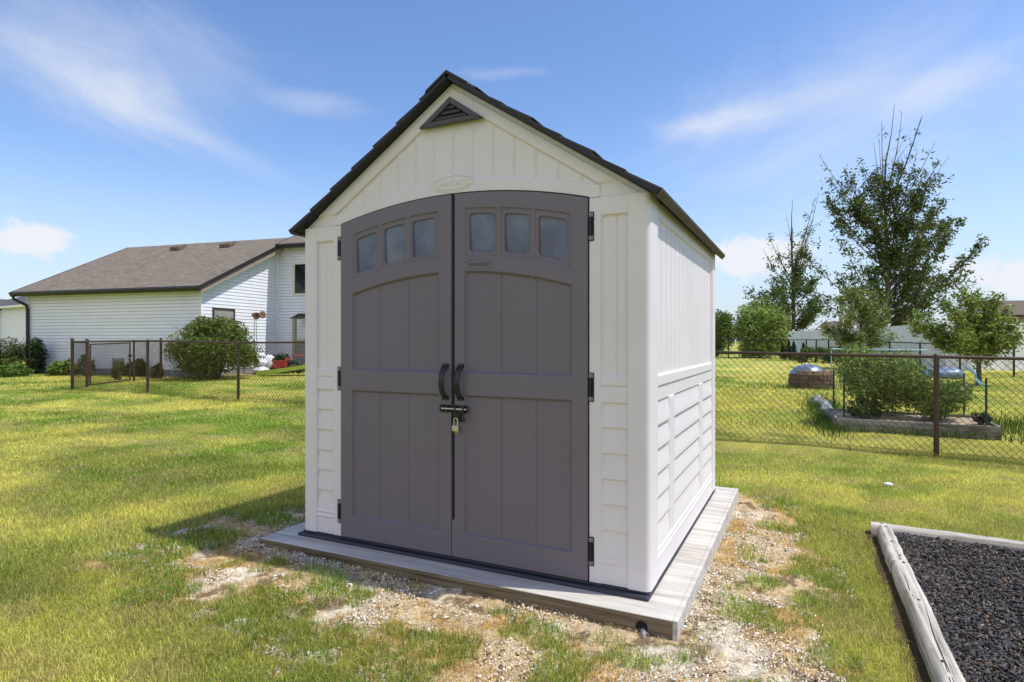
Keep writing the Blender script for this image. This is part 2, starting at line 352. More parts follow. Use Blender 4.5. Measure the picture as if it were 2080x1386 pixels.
t1 = rng.normal(size=(n, 3)); t1[:, 2] *= .45; t1 /= np.linalg.norm(t1, axis=1)[:, None]; t2 = rng.normal(size=(n, 3)); t2[:, 2] *= .45
t2 -= t1*(t1*t2).sum(1)[:, None]; t2 /= np.linalg.norm(t2, axis=1)[:, None]
P = np.stack([x, y, z], 1); e = (.5+rng.random((n, 4)))
V = np.stack([P+t1*(sz*e[:, 0])[:, None], P+t2*(sz*.42*e[:, 1])[:, None], P-t1*(sz*e[:, 2])[:, None], P-t2*(sz*.42*e[:, 3])[:, None]], 1).reshape(-1, 3)
bl = ss(.53, .62, fbm(x*3+9, y*3, 111, 3))[:, None]; k = rng.random(n)[:, None]
c = mix(np.array([[.80, .69, .52]]), np.array([[.72, .76, .73]]), bl); c = np.where(k < .33, np.array([[.64, .50, .31]]), c); c = np.where(k < .12, np.array([[.15, .105, .06]]), c)*(.75+.4*rng.random(n)[:, None])
k4 = np.arange(n)*4; fl = fast('mulch_flakes', V, np.stack([k4, k4+1, k4+2, k4+3], 1), None, np.repeat(c, 4, 0), FLAKE)
tag(fl, 'pale paper mulch flakes scattered on the bare soil', 'mulch', kind='stuff')

# ------------------------------------------------------------------ the shed
W2 = 1.05; DEP = 2.19; HW = 1.8259; APEX = 2.5188; SL = (APEX-HW)/W2
shed = thing('garden_shed', (0, 0, -.03), 'off white plastic garden shed with grey double doors and dark gabled roof', 'shed')
def rect(X, Z, x0, x1, z0, z1, w=.005, r=0):      # soft mask of a rectangle
    d = np.minimum(np.minimum(X-x0, x1-X), np.minimum(Z-z0, z1-Z)); return ss(-w/2, w/2, d)
def rrect(X, Z, x0, x1, z0, z1, r, w=.006):
    cx, cz = (x0+x1)/2, (z0+z1)/2; qx = np.abs(X-cx)-(x1-x0)/2+r; qz = np.abs(Z-cz)-(z1-z0)/2+r
    d = np.hypot(np.maximum(qx, 0), np.maximum(qz, 0))+np.minimum(np.maximum(qx, qz), 0)-r; return ss(w/2, -w/2, d)
def line(a, p, w): return np.clip(1-np.abs(a-p)/w, 0, 1)
def relief(name, x0, x1, zb, zt, hf, step, thick, mat, parent, xf):
    nx = int((x1-x0)/step)+1; s = np.linspace(x0, x1, nx); nz = int((np.max(zt(s))-np.min(zb(s)))/step)+1
    t = np.linspace(0, 1, nz)[:, None]; Xs = np.repeat(s[None], nz, 0); Zs = zb(s)[None]*(1-t)+zt(s)[None]*t
    H = hf(Xs, Zs); P = np.stack([Xs, H, Zs], 2).reshape(-1, 3)
    ii = (np.arange(nz-1)[:, None]*nx+np.arange(nx-1)[None]).ravel(); F = [np.stack([ii, ii+1, ii+nx+1, ii+nx], 1)]
    ring = np.concatenate([np.arange(nx), np.arange(1, nz)*nx+nx-1, (nz-1)*nx+np.arange(nx-2, -1, -1), np.arange(nz-2, 0, -1)*nx])
    o = len(P); bk = P[ring].copy(); fr = bk.copy(); bk[:, 1] = -thick; P = np.concatenate([P, fr, bk]); m = len(ring); k = np.arange(m); k2 = (k+1) % m
    F.append(np.stack([o+k, o+m+k, o+m+k2, o+k2], 1))
    V = np.stack(xf(P[:, 0], P[:, 1], P[:, 2]), 1); return fast(name, V, np.concatenate(F), None, None, mat, parent, smooth=True)
FR = lambda s, h, z: (s, -h, z)
RS = lambda s, h, z: (W2+h, s, z)
LS = lambda s, h, z: (-W2-h, s, z)          # mirror side
BK = lambda s, h, z: (s, DEP+h, z)
def sawz(Z, lines, amp, last):      # lapped siding, courses between listed z (descending)
    h = np.zeros_like(Z)
    for a, b in zip(lines[:-1], lines[1:]):
        m = (Z <= a) & (Z > b); h = np.where(m, -amp*.12-(amp)*ss(0, 1, (Z-b)/(a-b))*.9, h)
        h = np.where((Z <= a) & (Z > a-.004), -amp*1.02, h)
    return h
def front_wall(sgn):
    def hf(X, Z):
        A = np.abs(X); h = np.zeros_like(X)
        top = rect(A, Z, .822, .951, .98, 1.737); h -= top*(.015+.008*line(A, .893, .007))
        h -= .005*rect(A, Z, .821, .951, -1, .98, .004)
        h -= .009*line(Z, .929, .006)*(A > .822)
        low = rect(A, Z, .826, .951, .128, .853, .003)
        h += low*sawz(Z, [.853, .735, .613, .492, .372, .251, .128], .011, 0)
        for zz in (.128, .101): h += .007*np.exp(-((Z-zz)/.006)**2)*(A > .824)
        return h
    a, b = (.764, 1.0) if sgn > 0 else (-1.0, -.764)
    return relief('wall_panel', a, b, lambda s: 0*s, lambda s: 0*s+HW-.002, hf, .0032, .03, WHITE, shed, FR)
front_wall(1); front_wall(-1)
def side_wall(xf):
    def hf(Y, Z):
        h = np.zeros_like(Y); top = rect(Y, Z, .163, 2.03, .979, 1.740); g = 0
        for k in range(16): g = np.maximum(g, line(Y, .197+.1203*k, .0085))
        h -= top*(.014+.013*g); h -= .006*rect(Y, Z, .163, 2.03, .855, .926, .003)
        L = [.855, .735, .618, .501, .383, .265, .133]
        for a, b in ((.150, .463), (.587, 1.441), (1.585, 2.03)): h += rect(Y, Z, a, b, .133, .855, .003)*sawz(Z, L, .0115, 0)
        h -= .006*rect(Y, Z, .163, 2.03, .855-.012, .857, .003)*0
        for zz in (.135, .104): h += .007*np.exp(-((Z-zz)/.006)**2)*ss(.15, .165, Y)*ss(2.035, 2.02, Y)
        return h
    return relief('side_wall', .145, 2.06, lambda s: 0*s-.015, lambda s: 0*s+HW-.004, hf, .0034, .03, WHITE, shed, xf)
side_wall(RS); side_wall(LS)
relief('back_wall', -.95, .95, lambda s: 0*s, lambda s: 0*s+HW-.002, lambda X, Z: -.009*rect(X, Z, -.85, .85, .98, 1.737)-.004*rect(X, Z, -.85, .85, .13, .85), .02, .03, WHITE, shed, BK)
def corner_post(sx, back):
    pf = [(.949, -.0), (.952, -.005), (1.0, -.006)]
    for k in range(9): a = PI/2*k/8; pf.append((1.026+.030*math.sin(a), .024-.030*math.cos(a)))
    pf += [(1.056, .06), (1.056, .148), (1.053, .153), (1.045, .153), (1.02, .03), (.949, .02)]
    mb = MB(); f = lambda z: (lambda x, y: (sx*x, (DEP-y) if back else y, z))
    n = len(pf); vs = [f(0.0)(*p) for p in pf]+[f(HW-.003)(*p) for p in pf]
    mb.add(vs, [tuple(range(n))[::-1], tuple(range(n, 2*n))]); mb.add(vs, [(i, (i+1) % n, n+(i+1) % n, n+i) for i in range(n)], False)
    o = mb.build('corner_post', WHITE, shed)
    if (sx > 0) == back:
        o.data.flip_normals()
    return o
for sx in (1, -1):
    for bk in (False, True): corner_post(sx, bk)
# gable panels
def archz(x): return 1.926-.1685*x*x
def gable_h(X, Z):
    A = np.abs(X); h = np.zeros_like(X); roofl = APEX-SL*A; hdr = np.where(A < .8, 1.992-.165*A*A, 1.886)
    inner = np.minimum((roofl-.095-Z)*.83, Z-hdr); rec = ss(-.003, .004, inner); g = 0
    for k in range(-8, 9): g = np.maximum(g, line(X, k*.1195, .007))
    h -= rec*(.016-.009*g)
    h -= .006*ss(.030, .027, roofl-Z)
    h -= .009*ss(.815, .819, A)*(Z < 1.9)*ss(1.90, 1.885, Z); h -= .006*ss(.80, .82, A)*ss(1.886, 1.90, Z)*0
    el = np.sqrt((X/.135)**2+((Z-1.981)/.046)**2); h = np.where(el < 1.0, np.maximum(h, 0)+.004*ss(1, .95, el), h)
    h -= .007*np.exp(-((np.sqrt((X/.118)**2+((Z-1.981)/.036)**2)-1)/.05)**2)
    return h
def gbot(s): return np.where(np.abs(s) < .7625, archz(np.minimum(np.abs(s), .7625))+.004, HW+.001)
relief('gable_panel', -1.046, 1.046, gbot, lambda s: APEX-.003-SL*np.abs(s), gable_h, .0034, .03, WHITE, shed, FR)
relief('gable_panel', -1.046, 1.046, lambda s: 0*s+HW+.001, lambda s: APEX-.003-SL*np.abs(s), lambda X, Z: 0*X, .02, .03, WHITE, shed, BK)

def text_mesh(txt, size, depth, name, mat, parent, loc, rotm, shear=.25, sx=1.0):
    cu = bpy.data.curves.new('lettering_curve', 'FONT'); cu.body = txt; cu.size = size; cu.extrude = depth; cu.shear = shear; cu.align_x = 'CENTER'; cu.align_y = 'CENTER'; cu.resolution_u = 3
    cu.offset = size*.012; t = bpy.data.objects.new('lettering_tmp', cu); COL.objects.link(t); bpy.context.view_layer.update()
    me = bpy.data.meshes.new_from_object(t.evaluated_get(bpy.context.evaluated_depsgraph_get())); bpy.data.objects.remove(t); bpy.data.curves.remove(cu)
    me.transform(Matrix.Translation(loc) @ rotm @ Matrix.Diagonal((sx, 1, 1, 1))); me.materials.clear(); me.materials.append(mat); me.name = name
    return link(bpy.data.objects.new(name, me), parent)
FACE = Matrix.Rotation(PI/2, 4, 'X')
text_mesh('SUNCAST', .036, .0015, 'lettering', WHITE, shed, (0, -.0050, 1.981), FACE, .3, 1.15)

# gable vent
vent = MB()
def tri(apz, bz, hw): return [(0, apz), (-hw, bz), (hw, bz)]
def bar(mb, p, q, r, s, y0, y1): mb.prism([p, q, r, s], lambda a, b: (a, y0, b), lambda a, b: (a, y1, b))
o3 = tri(2.436, 2.296, .197); i3 = tri(2.402, 2.318, .118)
for a, b in ((0, 1), (1, 2), (2, 0)): bar(vent, o3[a], o3[b], i3[b], i3[a], -.028, .0)
vt = vent.build('vent', DKGREY, shed, .003); vs_ = MB()
for k, zz in enumerate((2.322, 2.348, 2.374)):
    hw = max(.012, (2.402-zz)/(2.402-2.318)*.118-.004); M = Matrix.Translation((0, -.013, zz+.012)) @ Matrix.Rotation(-.55, 4, 'X'); vs_.box(-hw+.012, hw-.012, -.0025, .0025, -.013, .011, M)
vs_.build('vent_slats', DKGREY, vt)
MB().prism(i3, lambda a, b: (a, -.001, b), lambda a, b: (a, .002, b)).build('vent_backing', RECBLK, vt)

# doors
def door(side):                     # side -1 left, +1 right
    s_in = .0036 if side > 0 else .0016
    def hf(X, Z):
        A = np.abs(X); h = np.full_like(X, .008)
        h -= .017*rect(A, Z, .083, .672, .130, .855, .014) ; 
        up = np.minimum(np.minimum(A-.083, .672-A), np.minimum(Z-.980, 1.509-.214*A*A-Z)); h -= .017*ss(-.007, .007, up)
        pan = np.maximum(rect(A, Z, .083, .672, .130, .855), ss(-.003, .003, up)); h -= pan*.006*np.maximum(line(A, .2895, .005), line(A, .4845, .005))
        for a, b in ((.083, .270), (.290, .463), (.482, .669)):
            d = np.minimum(np.minimum(A-a, b-A), np.minimum(1.841-.184*A*A-Z, Z-1.591+.2*A*A)); h -= .008*ss(-.002, .003, d)
        for a, b in ((.106, .257), (.312, .447), (.501, .650)):
            zc = 1.7145-.192*A*A; q = .0975; qx = np.abs(A-(a+b)/2)-(b-a)/2+.02; qz = np.abs(Z-zc)-q+.02
            d = np.hypot(np.maximum(qx, 0), np.maximum(qz, 0))+np.minimum(np.maximum(qx, qz), 0)-.02; h -= .033*ss(.003, -.003, d)
        if side > 0:
            h -= .028*ss(.0185, .0155, X)*ss(.194, .200, Z)*ss(1.925, 1.915, Z)
            h -= .0045*np.exp(-((np.sqrt(((X-.166)/.083)**2+((Z-1.541+.05*(X-.166))/.028)**2)-1)/.06)**2)
        return h
    a, b = (s_in, .757) if side > 0 else (-.757, -s_in)
    d = relief('door', a, b, lambda s: 0*s+.004, lambda s: archz(np.abs(s))-.004, hf, .0028, .03, GREY, shed, FR)
    for p, q in ((.106, .257), (.312, .447), (.501, .650)):
        xs = np.linspace(p-.004, q+.004, 9); mb = MB(); n = len(xs)
        vs = [(side*x, .0190, 1.7145-.192*x*x-.1) for x in xs]+[(side*x, .0105, 1.7145-.192*x*x+.1) for x in xs]
        vs2 = [(v[0], .0220, v[2]) for v in vs]
        mb.add(vs+vs2, [(i, i+1, n+i+1, n+i) for i in range(n-1)]+[(2*n+i, 3*n+i, 3*n+i+1, 2*n+i+1) for i in range(n-1)]+[(0, n, 3*n, 2*n), (n-1, 3*n-1, 4*n-1, 2*n-1)])
        mb.build('window_pane', PANE, d)
    hx = -.034 if side < 0 else .060
    pts = []
    for k in range(13):
        t = k/12; zz = .842+.172*t; pts.append((hx+(.0 if k not in (0, 12) else 0), -.010-.046*math.sin(PI*t)**.55, zz))
    hm = MB(); rot = []
    for k, p in enumerate(pts):      # flat grip strap
        rot.append(p)
    for i in range(len(rot)):
        pass
    wv = .017; n = len(rot); vs = []
    for i, p in enumerate(rot):
        t = Vector(rot[min(i+1, n-1)])-Vector(rot[max(i-1, 0)]); t.normalize(); nn = Vector((0, t.z, -t.y)); th_ = .007; ww = wv*(1.12 if i in (0, n-1) else 1)
        for k in range(8):
            a_ = 2*PI*k/8; cx_ = math.copysign(abs(math.cos(a_))**.6, math.cos(a_)); sx_ = math.copysign(abs(math.sin(a_))**.6, math.sin(a_))
            vs.append(Vector(p)+Vector((cx_*ww, 0, 0))+nn*(sx_*th_))
    hm.add(vs, [(i*8+k, i*8+(k+1) % 8, (i+1)*8+(k+1) % 8, (i+1)*8+k) for i in range(n-1) for k in range(8)], True)
    hm.box(hx-.018, hx+.018, -.022, -.003, .832, .852); hm.box(hx-.018, hx+.018, -.022, -.003, 1.004, 1.024)
    hm.build('handle', BLACK, d, .003)
    for zc in (1.689, .925, .145):
        x0, x1 = (.7595, .787); hb = MB(); hb.box(min(side*x0, side*x1), max(side*x0, side*x1), -.004, .012, zc-.069, zc+.069)
        ho = hb.build('hinge', RECBLK, d); kn = MB()
        for zz in (zc-.055, zc+.055): kn.box(min(side*.762, side*.784), max(side*.762, side*.784), -.0075, .002, zz-.0105, zz+.0105)
        kn.tube([(side*.771, -.006, zc-.045), (side*.771, -.006, zc+.045)], .0055, 10)
        ko = kn.build('hinge_knuckle', HGREY, d, .002)
        ko.data.materials.append(BLACK)
        for p in ko.data.polygons:
            if len(p.vertices) > 4 or p.index >= 12: p.material_index = 1
    if side > 0:
        text_mesh('SUNCAST', .026, .001, 'lettering', DKGREY, d, (.166, -.0085, 1.541), Matrix.Rotation(.05, 4, 'Y') @ FACE, .35, 1.12)
        MB().box(.0036, .0165, .0178, .0196, .2, 1.915).build('gap_shade_strip', RECBLK, d)  # black strip paints the shade at the bottom of the door gap
    return d
dl = door(-1); dr = door(1)
# slide bolt
lt = MB(); lt.box(-.068, -.0035, -.018, -.006, .768, .806)
for zz in (.776, .798): lt.tube([(-.058, -.021, zz), (-.012, -.021, zz)], .0035, 8)
lt.box(-.055, -.042, -.028, -.016, .768, .806); lt.box(-.024, -.012, -.028, -.016, .768, .806)
lt.build('latch', BLACK, dl, .002)
lr = MB(); lr.box(.0185, .100, -.018, -.006, .766, .806); lr.box(.028, .040, -.030, -.016, .766, .806); lr.box(.078, .090, -.030, -.016, .766, .806)
lr.box(.020, .064, -.026, -.010, .722, .770); lr.tube([(.088, -.030, .768), (.088, -.030, .742)], .0045, 8); lr.tube([(.088, -.030, .744), (.088, -.030, .724)], .0085, 10)
lro = lr.build('latch', BLACK, dr, .002)
MB().tube([(-.05, -.024, .787), (.103, -.024, .787)], .0055, 10).build('bolt_rod', STEEL, lro)
pl = thing('padlock', (.045, -.034, .69), 'small silver padlock hanging from the black bolt of the shed doors', 'padlock')
MB().box(.025, .065, -.046, -.028, .672, .702).build('lock_body', STEEL, pl, .003)
sh = [(.034, -.037, .70), (.034, -.037, .730)]+[(.045-.011*math.cos(a), -.037, .730+.011*math.sin(a)) for a in np.linspace(0, PI, 9)[1:-1]]+[(.056, -.037, .730), (.056, -.037, .70)]
MB().tube(sh, .0034, 8).build('shackle', STEEL, pl)
MB().tube([(.04, -.037, .673), (.04, -.037, .660)], .0035, 8).tube([(.055, -.037, .673), (.055, -.037, .655)], .0035, 8).build('key_stub', BRASS, pl)

# roof
def roof_panel(sg):
    L = math.hypot(1.098, 1.098*SL); ca, sa = 1.098/L, 1.098*SL/L; n = 7; prof = []
    for k in range(n):
        s0, s1 = k*L/n, (k+1)*L/n; prof += [(s0, .017 if k else .022), (s1-.002, .029)]
    prof[-1] = (L, .030); prof += [(L-.004, .0), (.0, .0)]
    prof = [(prof[i][0], prof[i][1]) for i in range(len(prof))]
    def f(y): return lambda s, t: (sg*(s*ca+t*sa), y, APEX+.0005-s*sa+t*ca)
    mb = MB(); mb.prism(prof, f(-.058), f(2.252)); o = mb.build('roof_panel', ROOFM, shed, .003)
    if sg > 0: o.data.flip_normals()
    # raised shingle tabs on every course
    tb = MB()
    for k in range(n):
        s1 = (k+1)*L/n
        for q in range(9):
            y0 = -.05+q*.2555+(.12 if k % 2 else 0)
            if y0+.245 > 2.25: continue
            tb.prism([(s1-.17, .024), (s1+.004, .035), (s1+.004, .029), (s1-.17, .020)], f(y0), f(y0+.245))
    t = tb.build('shingles', ROOFM, o)
    if sg > 0: t.data.flip_normals()
    ev = MB(); ev.prism([(L+.003, .032), (L+.010, .027), (L+.005, -.006), (L-.014, -.006), (L-.014, -.001), (L+.001, -.001)], f(-.060), f(1.60)); ev.prism([(L+.003, .032), (L+.010, .027), (L+.005, -.006), (L-.014, -.006), (L-.014, -.001), (L+.001, -.001)], f(1.606), f(2.254))
    e = ev.build('eave_trim', EAVEM, o)
    if sg > 0: e.data.flip_normals()
    return o
roof_panel(1); roof_panel(-1)
rc = MB(); L_ = .13; t0, t1 = .040, .055
for y0, y1 in ((-.064, .40), (.404, .86), (.864, 1.32), (1.324, 1.78), (1.784, 2.258)):
    rc.prism([(0, APEX+.044), (-L_, APEX+.044-SL*L_), (-L_-.004, APEX+.024-SL*L_), (0, APEX+.024), (L_+.004, APEX+.024-SL*L_), (L_, APEX+.044-SL*L_)], lambda a, b: (a, y0, b), lambda a, b: (a, y1, b))
rc.build('ridge_cap', ROOFM, shed, .004)
fb = MB(); fb.prism([(-1.058, -.029), (-1.058, -.002), (1.050, -.002), (1.050, -.029)], lambda a, b: (a, -.001+(.0 if b > -.01 else 0), b), lambda a, b: (a, 2.2, b))
fb.prism([(-1.075, -.0298), (-1.070, -.012), (1.046, -.012), (1.056, -.0298)], lambda a, b: (a, -.036 if b < -.02 else -.032, b), lambda a, b: (a, 2.212, b))
fb.build('floor_base', NAVY, shed, .006)

# timber platform
plat = thing('wooden_platform', (0, 1.1, -.14), 'weathered grey plywood platform under the garden shed', 'platform')
MB().box(-1.24, 1.185, -.170, 2.36, -.0485, -.0305).build('plywood_sheet', PLY, plat, .002)
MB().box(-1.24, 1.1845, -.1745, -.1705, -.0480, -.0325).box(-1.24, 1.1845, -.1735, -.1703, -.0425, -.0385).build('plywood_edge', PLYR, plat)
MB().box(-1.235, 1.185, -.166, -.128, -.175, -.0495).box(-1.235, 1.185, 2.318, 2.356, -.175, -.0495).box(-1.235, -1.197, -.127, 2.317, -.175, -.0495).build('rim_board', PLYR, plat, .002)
yb = MB(); yb.box(1.186, 1.208, -.170, 2.359, -.175, -.0300); ybo = yb.build('edge_board', PLY, plat, .002)
dp = MB(); M = Matrix.Rotation(-PI/2, 4, 'X') 
dp.tube([(1.055, -.1665, -.085), (1.055, -.1705, -.085)], .026, 16)
dpo = dp.build('pipe_hole', RECBLK, plat)
pe = MB(); pe.tube([(1.062, -.166, -.098), (1.068, -.186, -.104), (1.071, -.198, -.122), (1.071, -.200, -.140)], .014, 12)
for k in range(4): pe.tube([(1.064+.002*k, -.172-.009*k, -.100-.006*k), (1.0645+.002*k, -.175-.009*k, -.102-.006*k)],   .0165, 12)
pe.build('drain_pipe', HGREY, plat)

# ------------------------------------------------------------------ landscape timbers and rubber mulch bed
def timber(p, q, h, w, label, grp='silvered landscape timbers edging the mulch bed', spikes=()):
    p = Vector((*p, 0)); q = Vector((*q, 0)); d = q-p; L = d.length; rz = math.atan2(d.y, d.x); zb = min(g1(p.x, p.y), g1(q.x, q.y))-.03
    t = thing('landscape_timber', ((p.x+q.x)/2, (p.y+q.y)/2, zb), label, 'landscape timber', grp, rz)
    hw = w/2; pr = [(-hw*.62, 0), (-hw*.9, h*.12), (-hw, h*.35), (-hw, h*.62), (-hw*.9, h*.84), (-hw*.66, h*.97), (-hw*.5, h), (hw*.5, h), (hw*.66, h*.97), (hw*.9, h*.84), (hw, h*.62), (hw, h*.35), (hw*.9, h*.12), (hw*.62, 0)]
    ns = 40; V = []; n = len(pr); rr = random.Random(int(L*1000))
    for i in range(ns+1):
        x = -L/2+L*i/ns; wob = .0022*math.sin(i*.55+L)+.0016*rr.uniform(-1, 1); e = .93 if i in (0, ns) else 1
        for a, b in pr: V.append((x, a*e+wob, h/2+(b-h/2)*e+wob*.6))
    F = [(i*n+k, i*n+(k+1) % n, (i+1)*n+(k+1) % n, (i+1)*n+k) for i in range(ns) for k in range(n)]
    mb = MB(); mb.add(V, F, True); mb.add(V[:n], [tuple(range(n))]); mb.add(V[-n:], [tuple(range(n))[::-1]])
    me = bpy.data.meshes.new('beam'); me.from_pydata(mb.V, [], mb.F); me.polygons.foreach_set('use_smooth', mb.sm); me.flip_normals(); me.materials.append(TIMB); me.update()
    o = bpy.data.objects.new('beam', me); COL.objects.link(o); o.parent = t
    for s, off in spikes:
        k = MB(); k.lathe([(.0075, h-.002), (.0075, h+.0025), (.005, h+.005), (.0005, h+.006)], (-L/2+s, off, 0), 10)
        k = k.build('spike', BLACK); k.parent = t
    if L > 1.5:                     # long drying cracks
        ck = MB()
        for s0, s1, o0, o1 in ((.55, 1.55, .012, -.012), (1.0, 2.0, -.002, -.03), (.2, .75, -.02, -.012)):
            m = 9; vs = []
            for i in range(m+1):
                u_ = i/m; x = -L/2+s0+(s1-s0)*u_; yy = o0+(o1-o0)*u_+.004*math.sin(u_*9+s0); ww = .0019*math.sin(PI*min(max(u_, .03), .97))
                vs += [(x, yy-ww, h+.0012), (x, yy+ww, h+.0012)]
            ck.add(vs, [(2*i, 2*i+2, 2*i+3, 2*i+1) for i in range(m)])
        k = ck.build('crack', RECBLK); k.parent = t
    return t
timber((2.155, 1.885), (2.155, 1.19), .112, .092, 'short silvered timber at the far left corner of the mulch bed', spikes=((.04, .004), (.36, .0), (.62, .012)))
timber((2.160, 1.185), (2.165, -1.25), .114, .093, 'long cracked silvered timber along the left of the mulch bed', spikes=((.05, .008), (.58, .0), (1.18, -.01), (1.9, .0)))
timber((2.085, 1.965), (4.5, 1.74), .118, .100, 'silvered timber along the back edge of the dark mulch bed', spikes=((.06, .0), (.62, .03), (1.4, 0)))
mx, my = np.meshgrid(np.linspace(2.17, 5, 60), np.linspace(-1.3, 1.9, 60)); mx = mx.ravel(); my = my.ravel(); mz = gz(mx, my)+.035+.02*(fbm(mx*3, my*3, 131, 3)-.5)
my = np.minimum(my, 1.93-.093*(mx-2.1)); ii = (np.arange(59)[:, None]*60+np.arange(59)[None]).ravel()
tag(fast('mulch_bed', np.stack([mx, my, mz], 1), np.stack([ii, ii+1, ii+61, ii+60], 1), None, None, SOIL, smooth=True), kind='structure')
def chunks(x, y, z, ll, w0, w1, t0, t1_):
    n = len(x); t1 = rng.normal(size=(n, 3)); t1[:, 2] *= .45; t1 /= np.linalg.norm(t1, axis=1)[:, None]; t2 = rng.normal(size=(n, 3)); t2[:, 2] *= .5
    t2 -= t1*(t1*t2).sum(1)[:, None]; t2 /= np.linalg.norm(t2, axis=1)[:, None]; t3 = np.cross(t1, t2); P = np.stack([x, y, z], 1)
    A_ = t1*ll[:, None]; B_ = t2*(ll*(w0+w1*rng.random(n)))[:, None]; C_ = t3*(t0+t1_*rng.random(n))[:, None]
    V = np.stack([P-A_-B_*.6-C_, P+A_*.8-B_-C_, P+A_+B_*.7-C_, P-A_*.9+B_-C_, P-A_-B_*.5+C_, P+A_*.7-B_*.8+C_, P+A_*.9+B_*.6+C_, P-A_*.8+B_*.8+C_], 1).reshape(-1, 3)
    k8 = np.arange(n)*8; return V, np.concatenate([np.stack([k8+i for i in f], 1) for f in ((3, 2, 1, 0), (4, 5, 6, 7), (0, 1, 5, 4), (1, 2, 6, 5), (2, 3, 7, 6), (3, 0, 4, 7))])
n = 48000; x = 2.2+rng.random(n)**1.3*1.7; y = -1.0+rng.random(n)*2.9; ok = (y < 1.885-.093*(x-2.1)) & in_view(x, y)[0]; x, y = x[ok], y[ok]; n = len(x)
V, F = chunks(x, y, gz(x, y)+.037+.02*(fbm(x*3, y*3, 131, 3)-.5)+.016*rng.random(n), .003+.014*rng.random(n)**2.2, .18, .45, .0012, .003)
k = rng.random(n)[:, None]; c = np.array([[.058, .056, .056]])*(.3+1.7*rng.random(n)[:, None]); c = np.where(k < .20, np.array([[.18, .12, .08]])*(.35+1.0*rng.random(n)[:, None]), c); c = np.where(k < .03, np.array([[.26, .22, .19]]), c)
tag(fast('rubber_mulch', V, F, None, np.repeat(c, 8, 0), CHIPM), 'dark shredded mulch chips filling the timber edged bed', 'mulch', kind='stuff')
x, y, zz = scatter(1.5, 6.5, 1700); d = dirt(x, y); e = np.maximum(np.maximum(-1.24-x, x-1.21), np.maximum(-.17-y, y-2.36))
keep = ~solid(x, y) & (d > .45) & (rng.random(len(x)) < (.05+.95*mulz(x, y))*(1-.85*tuft(x, y))); x, y = x[keep], y[keep]; n = len(x)
V, F = chunks(x, y, gz(x, y)+.006+.010*rng.random(n), .003+.010*rng.random(n)**2.4, .35, .5, .0012, .0032)
k = rng.random(n)[:, None]; c = mix(np.array([[.70, .58, .42]]), np.array([[.84, .77, .64]]), rng.random(n)[:, None]); c = np.where(k < .22, np.array([[.50, .38, .23]]), c); c = np.where(k < .08, np.array([[.17, .12, .07]]), c); c = np.where(k > .93, np.array([[.70, .75, .73]]), c)
tag(fast('mulch_clumps', V, F, None, np.repeat(c, 8, 0), FLAKE), 'pale broken mulch clumps lying on the bare soil round the shed', 'mulch', kind='stuff')
wx, wy = 2.36, 3.64; mb = MB(); mb.lathe([(.001, .0), (.05, .0), (.062, .02), (.05, .036), (.02, .044), (.001, .046)], (wx, wy, g1(wx, wy)+.020), 12, Matrix.Diagonal((.62, .5, .6)))
tag(mb.build('litter_scrap', TRIMW), 'small white scrap lying on the lawn beyond the mulch bed', 'litter')

# ------------------------------------------------------------------ chain-link fences
def wires(mbV, mbF, p, q, zf, h, d, r, nrm):
    # vertical zigzag wires of a woven mesh between p and q; zf(x,y) base height
    p = np.array(p); q = np.array(q); L = np.linalg.norm(q-p); t = (q-p)/L; n = int(L/(d/2)); m = int(h/(d/2))
    k = np.arange(n)[:, None]; j = np.arange(m+1)[None]; s = (k + ((j+k) % 2))*(d/2); s = np.minimum(s, L)
    xy = p[None, None]+s[..., None]*t; b = zf(xy[..., 0].ravel(), xy[..., 1].ravel()).reshape(s.shape); z = b+.03+j*(d/2)
    off = (((j+k) % 2)*2-1)*r*.9; xy = xy+off[..., None]*np.array(nrm)
    P = np.concatenate([xy, z[..., None]], 2); cs = [(r*math.cos(a), r*math.sin(a)) for a in (.3, .3+2*PI/3, .3+4*PI/3)]
    tv = np.array([t[0], t[1], .35]); tv /= np.linalg.norm(tv); nv = np.array([nrm[0], nrm[1], 0])
    Q = np.stack([P+a*tv+b_*nv for a, b_ in cs], 2)          # n,m+1,3,3
    idx = np.arange(n*(m+1)*3).reshape(n, m+1, 3); F = []
    for c in range(3): F.append(np.stack([idx[:, :-1, c], idx[:, :-1, (c+1) % 3], idx[:, 1:, (c+1) % 3], idx[:, 1:, c]], -1).reshape(-1, 4))
    return Q.reshape(-1, 3), np.concatenate(F)
def zlin(x, y): return gz(x, y)
